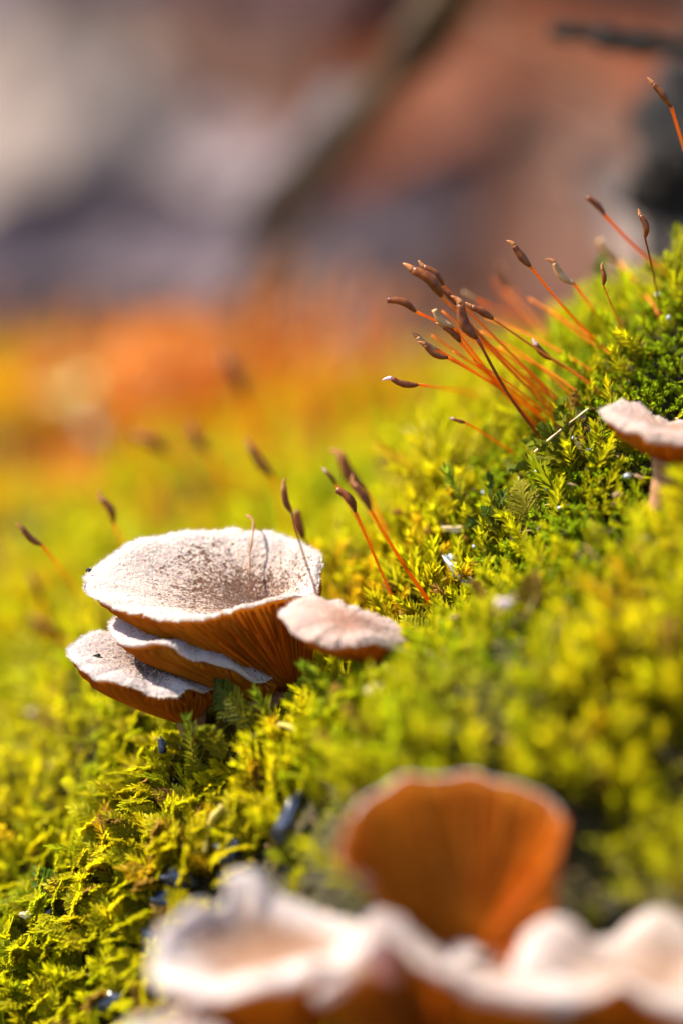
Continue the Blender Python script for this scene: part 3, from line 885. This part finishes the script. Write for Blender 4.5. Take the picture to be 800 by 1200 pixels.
PAL = np.array([
    (0.260, 0.370, 0.004),   # fresh green
    (0.500, 0.480, 0.004),   # yellow green
    (0.680, 0.550, 0.005),   # yellow
    (0.680, 0.320, 0.008),   # rusty yellow
    (0.110, 0.180, 0.008)])  # deep green
OLD = np.array((0.230, 0.190, 0.008))
allV, allF, allC, off = [], [], [], 0
ntri = 0
for (X, Y, rows, scl) in sets:
    n = len(X)
    Z = H(X, Y)
    e = .08
    gx = (H(X + e, Y) - H(X - e, Y)) / (2 * e); gy = (H(X, Y + e) - H(X, Y - e)) / (2 * e)
    nrm = np.stack([-gx, -gy, np.ones(n)], 1); nrm /= np.linalg.norm(nrm, axis=1)[:, None]
    px, py, dd = project(X, Y, Z)
    f1 = fbm(X, Y, 1.7, .4); f2 = fbm(X, Y, 3.1, 2.1); f3 = fbm(X, Y, .8, 5.0)
    for i in range(n):
        # gaps where the dark humus shows
        if any((X[i] - h[0]) ** 2 + (Y[i] - h[1]) ** 2 < (h[2] * 1.15) ** 2 for h in hollows) and rng.random() < .88: continue
        if f2[i] < -.58 and rng.random() < .6: continue
        small_leaf = 0.9 < X[i] < 2.7 and abs(dd[i]) < 1.4 and rng.random() < .8
        if small_leaf: kind = 'C'
        elif X[i] < -.6 and -1.2 < dd[i] < 3: kind = 'B' if rng.random() < .75 else 'A'
        else: kind = 'A' if f1[i] > -.35 else 'B'
        V, F, age = protos[kind, rows][rng.integers(len(protos[kind, rows]))]
        s = scl * (1 + .35 * f1[i]) * rng.uniform(.7, 1.2) * (.78 if kind == 'C' else 1.0) * (1.15 if kind == 'B' else 1)
        axis = nrm[i] * .45 + np.array([0, 0, .8]) + rng.normal(0, .22, 3)
        if kind == 'B': axis += np.array([-.45, -.15, 0])
        axis /= np.linalg.norm(axis)
        p = np.array([X[i], Y[i], Z[i] - .06])
        tip = p + axis * s * .9
        if rows == 2 or dd[i] < 0:
            _, _, dist = kd.find(tip)
            if dist < .05: continue
            _, _, dist = kd.find(p + axis * s * .5)
            if dist < .03: continue
            # nothing stands in front of the stacked caps
            if 85 < px[i] < 480 and 600 < py[i] < 800 and -.9 < dd[i] < 0.3:
                tx, ty, _ = project(*tip)
                if ty < (815 if tx < 262 else 790) and tx < 375: continue
                if ty < 752 and tx >= 375 and tx < 480: continue
        if dd[i] < -1.6:
            tx, ty, _ = project(*tip)
            if (390 < tx < 690 and ty > 900 and dd[i] < -1.7) or (150 < tx < 850 and ty > 1040 and dd[i] < -2.3): continue
        an = rng.uniform(0, 6.28)
        Rz = np.array([[math.cos(an), -math.sin(an), 0], [math.sin(an), math.cos(an), 0], [0, 0, 1]])
        z = axis; x = np.cross([0, 1, .01], z); x /= np.linalg.norm(x); y = np.cross(z, x)
        M = np.stack([x, y, z], 1) @ Rz
        VV = (V * s) @ M.T + p
        g = f3[i] * .9 + f1[i] * .5 + rng.normal(0, .38)
        if kind == 'C': c = PAL[0] * .75 + PAL[4] * .25 if g < .1 else PAL[1] * .8
        else:
            k = 0 if g < -.45 else 1 if g < .35 else 2 if g < .95 else 3
            c = PAL[k] * .6 + PAL[1] * .4
        if dd[i] > 4.5 and rng.random() < min(.75, (dd[i] - 3.5) * .12): c = np.array((.80, .36, .008)) * (.9 if rng.random() < .6 else .7) + PAL[2] * .1
        if rng.random() < .05: c = np.array((.28, .15, .03))
        c = c * rng.uniform(.8, 1.2)
        t = np.clip(age * 1.25 - .1, 0, 1)[:, None]
        cc = OLD * (1 - t) + c * t
        cc = np.where(age[:, None] > .93, cc * np.array((1.25, 1.2, 1.6)), cc)
        allV.append(VV); allF.append(F + off); allC.append(cc); off += len(V)
Vc = np.concatenate(allV); Fc = np.concatenate(allF); Cc = np.concatenate(allC)
print('MOSS', len(allV), 'tris', len(Fc))
carpet = np_mesh('moss_carpet', Vc, Fc, M_MOSS, np.clip(Cc, 0, 1), smooth=False)
tag(carpet, 'yellow-green moss carpet covering the mound in leafy shoots', 'moss', kind='stuff')

# single sprigs that can be picked out of the carpet
def sprig(label, px, py, tipx, tipy, kind, size, c, d=None, cat='moss sprig'):
    F = ray_ground(px, py, .1) if d is None else P(px, py, d)
    k = (DIST + depth_of(F)) / DIST / 160
    axis = RIGHT * ((tipx - px) * k) + UP * ((py - tipy) * k) + FWD * -.05
    s = axis.length * size; axis.normalize()
    V, Fa, age = protos[kind, 2][random.randrange(9)]
    z = np.array(axis); x = np.cross([0, 1, .01], z); x /= np.linalg.norm(x); y = np.cross(z, x)
    M = np.stack([x, y, z], 1)
    VV = (V * s) @ M.T
    t = np.clip(age * 1.2, 0, 1)[:, None]
    cc = OLD * (1 - t) + np.array(c) * t
    o = np_mesh('moss_sprig', VV, Fa, M_MOSS, cc, smooth=False)
    o.location = F
    tag(o, label, cat)
G_, Y_, D_ = (.10, .19, .01), (.30, .31, .01), (.05, .09, .01)
sprig('crooked dark green sprig jutting left over the moss edge, below the dark red stalk', 690, 545, 590, 492, 'C', 1.1, (.12, .15, .01))
sprig('sprig curling like a yellow hook between two dark tufts', 625, 625, 600, 560, 'B', 1.0, (.36, .33, .02))
sprig('blunt pale green upright sprig at the edge of the mossy slope', 545, 622, 536, 548, 'A', 1.0, (.24, .32, .02))
sprig('nearly black-green sprig at the left end of the crisp dark tufts', 590, 640, 562, 565, 'C', 1.1, D_)
sprig('bright upright sprig rising at the top right edge of the slope', 790, 350, 782, 268, 'C', 1.1, Y_)
sprig('blurred green bud-like sprig left of the upright bronze capsule', 712, 380, 684, 292, 'A', .8, (.16, .24, .02), d=1.4)
sprig('dark green sprig lying against the gills of the lowest stacked cap', 300, 850, 238, 806, 'B', 1.0, D_, d=-.35)
sprig('feathery bright green sprig pointing left in the lower left', 90, 1075, 40, 1035, 'B', 1.2, G_)
sprig('yellow feathery sprig lying low, below the small blue-black flake', 58, 1108, 8, 1128, 'B', 1.2, Y_)
sprig('green pointed sprig against the dark gap beside the pink shelf cap', 385, 835, 378, 765, 'A', .9, (.14, .22, .01), d=-.5)

sprig('dark sprig in front of the foot of the lowest stacked cap', 232, 905, 212, 842, 'A', 1.0, (.10, .14, .01), d=-.22)
sprig('olive sprig leaning over the foot of the lowest stacked cap from the right', 262, 890, 238, 838, 'B', 1.0, (.16, .18, .01), d=-.25)
sprig('mid-green sprig standing before the joined feet of the upper two stacked caps', 322, 872, 316, 806, 'A', 1.0, (.16, .22, .01), d=-.30)
sprig('yellowish sprig under the right end of the large cap gills', 352, 862, 350, 790, 'B', 1.0, (.30, .32, .01), d=-.32)
# ------------------------------------------------------------------ bits lying on the moss
def blob(name, label, cat, px, py, wpx, hpx, mat, d=None, ang=0.0, seed=1, lift=.25, flat=.4):
    c = ray_ground(px, py, lift) if d is None else P(px, py, d)
    k = (DIST + depth_of(c)) / DIST / 160
    a, b = wpx * k / 2, hpx * k / 2
    verts, faces = [], []
    NU, NV = 14, 9
    for j in range(NV + 1):
        th = math.pi * j / NV
        for i in range(NU):
            ph = 2 * math.pi * i / NU
            p = Vector((math.sin(th) * math.cos(ph), math.sin(th) * math.sin(ph), math.cos(th)))
            q = .9 + .75 * vn(p, 1.6, seed * 3.1) + .5 * vn(p, 3.4, seed)
            x, z = p.x * a * q, p.z * b * q
            y = p.y * min(a, b) * flat * q
            xr, zr = x * math.cos(ang) - z * math.sin(ang), x * math.sin(ang) + z * math.cos(ang)
            verts.append(RIGHT * xr + UP * zr + FWD * y)
    for j in range(NV):
        for i in range(NU):
            i2 = (i + 1) % NU
            faces.append((j * NU + i, j * NU + i2, (j + 1) * NU + i2, (j + 1) * NU + i))
    o = mesh_obj(name, verts, faces, mat)
    o.location = c
    return tag(o, label, cat)
M_FLAKE = surf('pale_flake', noisy((.50, .54, .60), (.70, .74, .78), 12), rough=.4, spec=.6)
M_BLUE = surf('blue_black_bark', noisy((.012, .015, .03), (.07, .085, .14), 9), rough=.25, spec=.8)
M_PINKST = surf('pink_grit', noisy((.50, .36, .36), (.80, .66, .68), 9), rough=.5)
M_STRAW = surf('straw', noisy((.50, .36, .16), (.80, .70, .50), 9), rough=.5, trans=.2)
M_CREASE = surf('brown_crease', lambda n: (.30, .13, .06), rough=.7, trans=.2)
M_OLIVE = surf('olive_straw', noisy((.34, .26, .04), (.50, .42, .10), 5), rough=.6, trans=.3)
M_BARK = surf('dark_bark', noisy((.004, .003, .004), (.02, .014, .012), 1.2, detail=6), rough=.8, bump=(lambda n: noise_tex(n, 3, 6), 1, .3))
M_TWIG = surf('grey_twig', noisy((.05, .042, .045), (.14, .12, .135), .8, detail=6), rough=.8, bump=(lambda n: noise_tex(n, 3, 6), 1, .2))
M_TWIG_B = surf('blackish_brown_twig', noisy((.008, .005, .003), (.035, .020, .010), 1), rough=.85)
M_LEAF_EDGE = surf('tan_leaf_edge', noisy((.22, .11, .06), (.32, .18, .10), 1), rough=.8)
M_TWIG_D = surf('olive_brown_twig', noisy((.03, .016, .008), (.075, .042, .016), .8, detail=6), rough=.8, bump=(lambda n: noise_tex(n, 3, 6), 1, .2))
blob('lichen_flake', 'long pale blue-white flake lying on the moss, slanting down right', 'flake', 541, 675, 50, 12, M_FLAKE, ang=-.85, seed=2, lift=.3)
blob('lichen_flake', 'small white chip just above the long pale blue flake', 'flake', 527, 656, 20, 11, M_FLAKE, ang=-.5, seed=3, lift=.3)
blob('stone_chip', 'pinkish blurred grit grain on the slope right of the long pale flake', 'stone', 590, 707, 22, 11, M_PINKST, seed=4, lift=.36)
blob('stone_chip', 'round white blurred pebble far down the back of the slope, left of the crisp tufts', 'stone', 495, 520, 42, 36, M_FLAKE, seed=5, d=3.4, flat=.8)
blob('wood_chip', 'straw-brown chip at the moss edge above the long pale flake', 'wood chip', 531, 620, 30, 8, M_STRAW, ang=-.1, seed=6, lift=.3)
blob('bark_flake', 'blue-black flake standing in the moss just below the lowest stacked cap', 'bark flake', 190, 874, 10, 20, M_BLUE, ang=.2, seed=7, lift=.32)
blob('bark_flake', 'tiny blue-black flake on the feathery moss in the lower left', 'bark flake', 55, 1078, 12, 20, M_BLUE, ang=-.3, seed=8, lift=.32)
blob('bark_flake', 'blurred blue-grey pebble-like flake directly above the leftmost white cap', 'bark flake', 268, 1000, 34, 30, M_BLUE, seed=9, lift=.4, flat=.7)
blob('bark_flake', 'blurred long blue-grey flake at the edge of the dark hollow, largest of the blue ones', 'bark flake', 335, 965, 22, 56, M_BLUE, ang=-.35, seed=10, lift=.34, flat=.7)
blob('bark_flake', 'blurred dark flake on the left flank of the leftmost white cap, upper of two', 'bark flake', 192, 1056, 26, 30, M_BLUE, seed=11, lift=.4, flat=.7)
blob('bark_flake', 'blurred blue flake touching the white cap low on its left side', 'bark flake', 176, 1096, 24, 20, M_BLUE, seed=12, lift=.4, flat=.7)
blob('bark_flake', 'blurred slanting blue-black flake near the bottom, left of the cut white rim', 'bark flake', 130, 1176, 46, 20, M_BLUE, ang=.6, seed=13, lift=.34, flat=.7)
blob('bark_flake', 'teal-grey flake squeezed in the gap above the leftmost white cap', 'bark flake', 212, 1030, 44, 26, M_BLUE, ang=-.2, seed=14, lift=.4, flat=.7)
blob('wood_chip', 'buff-coloured blurred chip on the far moss at the left edge', 'wood chip', 38, 835, 11, 7, M_STRAW, seed=15, lift=.4)
blob('wood_chip', 'pale tan chip on the lower left moss, between two feathery sprigs', 'wood chip', 30, 1072, 15, 7, M_STRAW, seed=16, lift=.34)
blob('wood_chip', 'cream chip on the moss a little right of the pink shelf cap and below it', 'wood chip', 440, 808, 22, 15, M_STRAW, seed=17, lift=.42)
blob('wood_chip', 'slim blurred cream chip in the middle of the near moss slope', 'wood chip', 520, 852, 24, 10, M_STRAW, seed=18, lift=.42)
blob('stone_chip', 'purple-grey blurred stone on the far moss at the left, in the rusty patch', 'stone', 112, 512, 52, 30, surf('purple_stone', noisy((.10, .09, .13), (.24, .22, .30), 1), rough=.6), seed=19, lift=.4, flat=.9)
blob('stone_chip', 'pale greenish-cream blurred stone behind the purple-grey one', 'stone', 85, 468, 70, 44, surf('cream_stone', noisy((.36, .34, .12), (.48, .45, .18), 1), rough=.6), seed=20, lift=.4, flat=.9)
blob('wood_chip', 'pale blue speck on the slope just under the wavy mushroom at the right edge', 'flake', 735, 557, 9, 5, M_FLAKE, seed=22, lift=.34)
blob('dark_crumb', 'blackish crumb lying on the lilac-grey lowest cap', 'crumb', 113, 771, 12, 7, M_BARK, seed=61, d=-.02)
blob('dark_crumb', 'dark crumb caught at the left tip of the large funnel cap rim', 'crumb', 104, 668, 7, 4, M_BARK, seed=62, d=.06)
# white grains sprinkled on the crisp moss
gr = [(598, 551, 7), (640, 573, 6), (690, 528, 8), (651, 563, 6), (628, 552, 5), (671, 513, 5), (648, 590, 6), (617, 583, 6), (594, 602, 8), (693, 505, 4), (566, 577, 6), (655, 595, 5), (640, 549, 5), (783, 372, 7), (770, 345, 6), (505, 655, 6), (462, 668, 6), (555, 640, 5), (97, 1140, 9), (53, 1050, 5)]
for i, (gx_, gy_, gs) in enumerate(gr):
    o = blob('white_grain', 'tiny white grain caught among the crisp moss tufts', 'grain', gx_, gy_, gs * .8, gs * .7, M_FLAKE, seed=30 + i, lift=.24, flat=.8)
    o['group'] = 'white grains on the moss'
cv, cf = [], []
for _ in range(900):
    q = ray_ground(random.uniform(-40, 840), random.uniform(480, 1190), random.uniform(.16, .34))
    L_ = random.uniform(.02, .07) * (2.2 if random.random() < .15 else 1); W_ = random.uniform(.008, .025)
    a_ = Vector((random.gauss(0, 1), random.gauss(0, 1), random.gauss(0, .6))).normalized(); b_ = a_.cross(Vector((random.gauss(0, 1), random.gauss(0, 1), 1))).normalized(); c_ = a_.cross(b_)
    k = len(cv)
    cv += [q - a_ * L_, q + b_ * W_, q + a_ * L_ * random.uniform(.6, 1.2), q - b_ * W_ * random.uniform(.4, 1), q + c_ * W_ * .6, q - c_ * W_ * .6]
    cf += [(k, k + 1, k + 4), (k + 1, k + 2, k + 4), (k + 2, k + 3, k + 4), (k + 3, k, k + 4), (k + 1, k, k + 5), (k + 2, k + 1, k + 5), (k + 3, k + 2, k + 5), (k, k + 3, k + 5)]
o = mesh_obj('bark_crumbs', cv, cf, surf('bark_crumb', noisy((.06, .03, .015), (.42, .26, .13), 6, .35, .62), rough=.7, trans=.1), None, False)
tag(o, 'fine brown crumbs and needle scraps sprinkled through the moss', 'crumbs', kind='stuff')
# thin straws and curved twig
def strand(name, label, cat, pts, r, mat, lift=.3, d=None):
    q = [ray_ground(p[0], p[1], lift) if len(p) < 3 else P(*p) for p in pts]
    path = catmull(q, 18)
    v, f = tube_data(path, lambda t: r * (1 - .35 * t) * (1 + .25 * math.sin(t * 23)), 7)
    o = q[0].copy(); ob = mesh_obj(name, [x - o for x in v], f, mat); ob.location = o
    return tag(ob, label, cat)
strand('straw', 'thin pale straw crossing the dark red stalk at its foot', 'straw', [(626, 530, -.1), (655, 505, -.1), (690, 478, -.05)], .009, M_STRAW)
strand('straw', 'pale bent twig sunk in the near moss, below the stems of the stacked caps', 'twig', [(282, 885), (300, 862), (330, 850), (352, 858)], .030, M_OLIVE, lift=.42)
strand('straw', 'yellow-brown dead shoot hanging into the hollow left of the long blue-grey flake', 'twig', [(262, 945), (246, 965), (240, 1000)], .03, M_OLIVE, lift=.45)
strand('crease_strand', 'short brown fibre built as a strand over the far rim of the large funnel cap', 'crease', [(290, 604, .40), (297, 611, .33), (296, 630, .25), (293, 650, .20), (293, 674, .12)], .009, M_CREASE)  # brown strand added in place of a fold line in the cap

# ------------------------------------------------------------------ litter behind: leaves, twigs, a dark stump
def dead_leaf_mesh(L, Wd, cup, lobes, seed):
    NL, NW = 22, 9
    V, F = [], []
    for i in range(NL + 1):
        s = i / NL
        half = Wd / 2 * math.sin(math.pi * s ** .8) ** .8 * (1 + lobes * math.sin(s * 19 + seed)) + .03
        for j in range(NW + 1):
            t = j / NW * 2 - 1
            x = t * half; y = (s - .5) * L
            z = cup * (t * t) * Wd * .3 + .12 * Wd * math.sin(s * 4 + seed) + .05 * Wd * vn(Vector((x, y, 0)), 1.2, seed) * 2 + (-.04 * Wd if abs(t) < .01 else 0) + .02 * Wd * math.cos(j * math.pi)
            V.append((x, y, z))
    n = (NL + 1) * (NW + 1)
    for i in range(NL):
        for j in range(NW):
            a = i * (NW + 1) + j
            F.append((a, a + 1, a + NW + 2, a + NW + 1))
    th = .03
    V += [(x, y, z - th) for x, y, z in V]
    F += [tuple(n + k for k in reversed(f)) for f in F]
    rimi = [i * (NW + 1) for i in range(NL + 1)] + [NL * (NW + 1) + j for j in range(1, NW + 1)] + [i * (NW + 1) + NW for i in range(NL - 1, -1, -1)] + [j for j in range(NW - 1, 0, -1)]
    for a, b in zip(rimi, rimi[1:] + rimi[:1]): F.append((b, a, n + a, n + b))
    return V, F

def dead_leaf(label, px, py, d, L, Wd, roll, tilt, mat, cup=.3, lobes=.08, seed=1.0, yaw=0.0, group=None, pos=None):
    """tilt: 0 faces the camera, 90 lies edge-on; roll turns it in view"""
    c = P(px, py, d) if pos is None else pos
    if pos is None and d > 15: L *= 1.3; Wd *= 1.35
    V, F = dead_leaf_mesh(L, Wd, cup, lobes, seed)
    base = Matrix((RIGHT, UP, -FWD)).transposed()
    M = base @ Matrix.Rotation(roll, 3, 'Z') @ Matrix.Rotation(tilt, 3, 'X') @ Matrix.Rotation(yaw, 3, 'Y')
    root = empty('dead_leaf', c)
    tag(root, label, 'dead leaf', group)
    b = mesh_obj('blade', [M @ Vector(v) for v in V], F, mat)
    b.parent = root
    tp = [M @ Vector((0, -L * (.5 + .22 * i / 5), .12 * Wd * math.sin(seed) + .06 * i * i * .1)) for i in range(6)]
    v, f = tube_data(tp, .045 * L / 5, 6)
    s = mesh_obj('leaf_stalk', v, f, M_TWIG_D); s.parent = root
    return root
LM = {
    'rust': leaf_mat('rust_leaf', (.10, .024, .007), (.18, .046, .014), .25),
    'brown': leaf_mat('brown_leaf', (.065, .027, .018), (.13, .058, .036), .2),
    'pink': leaf_mat('pinkish_leaf', (.140, .070, .064), (.215, .115, .105), .2),
    'mauve': leaf_mat('mauve_grey_leaf', (.145, .105, .110), (.23, .175, .185), .1, .4),
    'sky_mauve': leaf_mat('sky_tinted_mauve_leaf', (.085, .064, .076), (.155, .12, .14), .1, .4),  # sky reflection on the low leaves, put into their mauve colour
    'lav': leaf_mat('lavender_leaf', (.27, .20, .23), (.42, .33, .37), .1, .4),
    'beige': leaf_mat('beige_leaf', (.23, .175, .15), (.36, .28, .24), .2, .45),
    'dark': leaf_mat('dark_leaf', (.03, .018, .014), (.08, .05, .035), .1),
    'orange': leaf_mat('orange_leaf', (.50, .15, .02), (.70, .28, .04), .4),
    'tan': leaf_mat('tan_leaf', (.15, .075, .045), (.24, .125, .08), .3)}
D = dead_leaf
D('large reddish-brown leaf filling the upper right behind the stalks', 590, 170, 22, 5.6, 3.6, .9, -.35, LM['rust'], seed=1)
D('tan leaf with a straight lit edge above the reddish-brown one', 670, 20, 26, 7.5, 3.2, -.95, -.4, LM['tan'], seed=2)
D('pinkish-brown leaf in the middle distance below the reddish-brown one', 560, 285, 21, 5.2, 2.2, 1.5, -.6, LM['pink'], seed=3)
D('mauve-grey leaf under the top centre of the picture', 330, 70, 27, 6.0, 3.6, .5, -.4, LM['pink'], seed=4)
D('pale lavender leaf in the top left corner', 30, 30, 27, 4.6, 3.2, 1.3, -.3, LM['lav'], seed=5)
D('beige leaf at the left edge, below the lavender one', 40, 170, 24, 4.8, 3.2, 1.1, -.3, LM['beige'], seed=6)
D('dark brown leaf slanting down from the upper left', 215, 115, 25, 5.5, 2.2, .85, -.3, LM['brown'], seed=7)
D('grey leaf in the left middle distance', 180, 220, 23, 5.0, 2.2, 1.0, -.5, LM['mauve'], seed=8)
D('leaf in painted lavender sky tint lying low at the left, just over the moss horizon', 70, 318, 20, 5.2, 1.9, 1.6, -.5, LM['sky_mauve'], seed=9)
D('leaf in painted bluish-grey sky tint lying low under the diagonal twig', 300, 318, 20, 4.4, 1.7, 1.4, -.5, LM['sky_mauve'], seed=10)
D('pale mauve leaf low behind the fan of stalks', 455, 320, 20, 3.8, 1.5, 1.7, -.5, LM['mauve'], seed=11)
D('narrow dark leaf along the moss horizon at the left', 70, 402, 17.5, 5.0, .95, 1.57, -.6, LM['dark'], seed=12)
D('dark leaf between the mauve ones under the twig', 285, 355, 19, 1.9, 1.2, .2, -.5, LM['dark'], seed=13)
D('brown leaf behind the dark stump at the right', 690, 240, 18, 3.6, 2.4, .5, -.5, LM['brown'], seed=14)
D('pale grey leaf behind the slope at the right edge', 770, 255, 9, 2.0, 1.0, .9, -.4, LM['beige'], seed=15)
D('purple-brown leaf low behind the fan of stalks, at the right', 600, 350, 18, 3.6, 1.3, 1.5, -.5, LM['brown'], seed=16)
D('orange leaf lying in the rusty thicket, larger of two', 200, 430, 10.5, 2.1, 1.1, 1.2, -.9, LM['orange'], seed=17)
D('orange leaf lying in the rusty thicket, smaller one to the left', 70, 545, 7.5, 1.3, .7, 1.9, -.9, LM['orange'], seed=18)
D('grey-brown leaf high at the centre left, behind the dark one', 120, 20, 32, 4.5, 2.5, .3, -.3, LM['brown'], seed=19)
D('dark hollowed leaf in the left middle, behind the grey one', 60, 250, 28, 4.5, 2.0, 1.8, -.3, LM['dark'], seed=20)
D('small blurred brown leaf scrap on the slope behind the stalk fan', 648, 452, 1.6, .62, .24, 1.4, -.5, LM['brown'], seed=21)
D('brown leaf scrap at the right edge behind the dark stump', 792, 196, 7.0, .75, .5, .6, -.4, LM['rust'], seed=22)
for i in range(70):
    x = random.uniform(-28, 28); y = random.uniform(14, 60)
    p = Vector((x, y, float(floor_z(np.array(x), np.array(y))) + .35))
    dd = depth_of(p); f = DIST + dd
    px = 400 + p.x / f * DIST * 160
    if -100 < px < 900 and dd < 60 and i % 3: continue
    D('small dull brown leaf of the litter, none of the big blurred ones', 0, 0, 0, random.uniform(2, 3.5), random.uniform(1.2, 2), random.uniform(0, 6.28), random.uniform(-1.3, -.8), LM[random.choice(['dark', 'brown', 'brown'])], seed=30 + i, group='small dull leaves of the litter', pos=p)

def twig(label, pts, r, mat, name='twig', cat='twig'):
    q = [P(*p) for p in pts]
    path = catmull(q, 26)
    v, f = tube_data(path, lambda t: r * (1 + .18 * math.sin(t * 31) + .12 * math.sin(t * 13)) * (1 - .3 * t), 12)
    o = q[0].copy(); ob = mesh_obj(name, [x - o for x in v], f, mat); ob.location = o
    return tag(ob, label, cat)
twig('thick olive-brown twig slanting from the top centre down to the moss horizon', [(590, -110, 5.5), (515, 15, 6.5), (445, 110, 8), (372, 205, 10), (308, 300, 12.3), (262, 420, 14.8)], .25, M_TWIG_D)
twig('thinner grey twig lying along the lower half of the diagonal branch', [(408, 120, 8.8), (362, 175, 10), (318, 222, 11), (282, 258, 12)], .24, M_TWIG)
twig('dark brown level twig at the top right', [(920, 30, 3.9), (820, 52, 3.7), (740, 52, 3.6), (690, 42, 3.6), (642, 36, 3.6)], .11, M_TWIG_B)
twig('thin tan rod added as bright leaf edge across the upper right, behind the black stump', [(520, -10, 9), (600, 40, 9), (680, 92, 9), (790, 165, 9)], .055, M_LEAF_EDGE)  # added rod, stands in for the bright edge of the tan leaf
def stump():
    root = empty('bark_stump', P(830, 330, 8))
    tag(root, 'nearly black rotten stump at the upper right edge', 'stump')
    path = catmull([P(850, 340, 5), P(815, 230, 5), P(800, 150, 5), P(808, 85, 5)], 24)
    v, f = tube_data(path, lambda t: .50 * (1.1 - .4 * t), 22)
    v = [p + Vector((vn(p, 2.5, 3), vn(p, 2.5, 7), vn(p, 2.5, 9))) * .3 for p in v]
    b = mesh_obj('trunk', v, f, M_BARK); b.parent = root; b.data.transform(Matrix.Translation(-root.location))
    path = catmull([P(795, 80, 5.0), P(772, 130, 4.8), P(764, 200, 4.6)], 10)
    v, f = tube_data(path, lambda t: .17 * (1.1 - .5 * t), 9)
    b = mesh_obj('broken_branch', v, f, M_BARK); b.parent = root; b.data.transform(Matrix.Translation(-root.location))
stump()
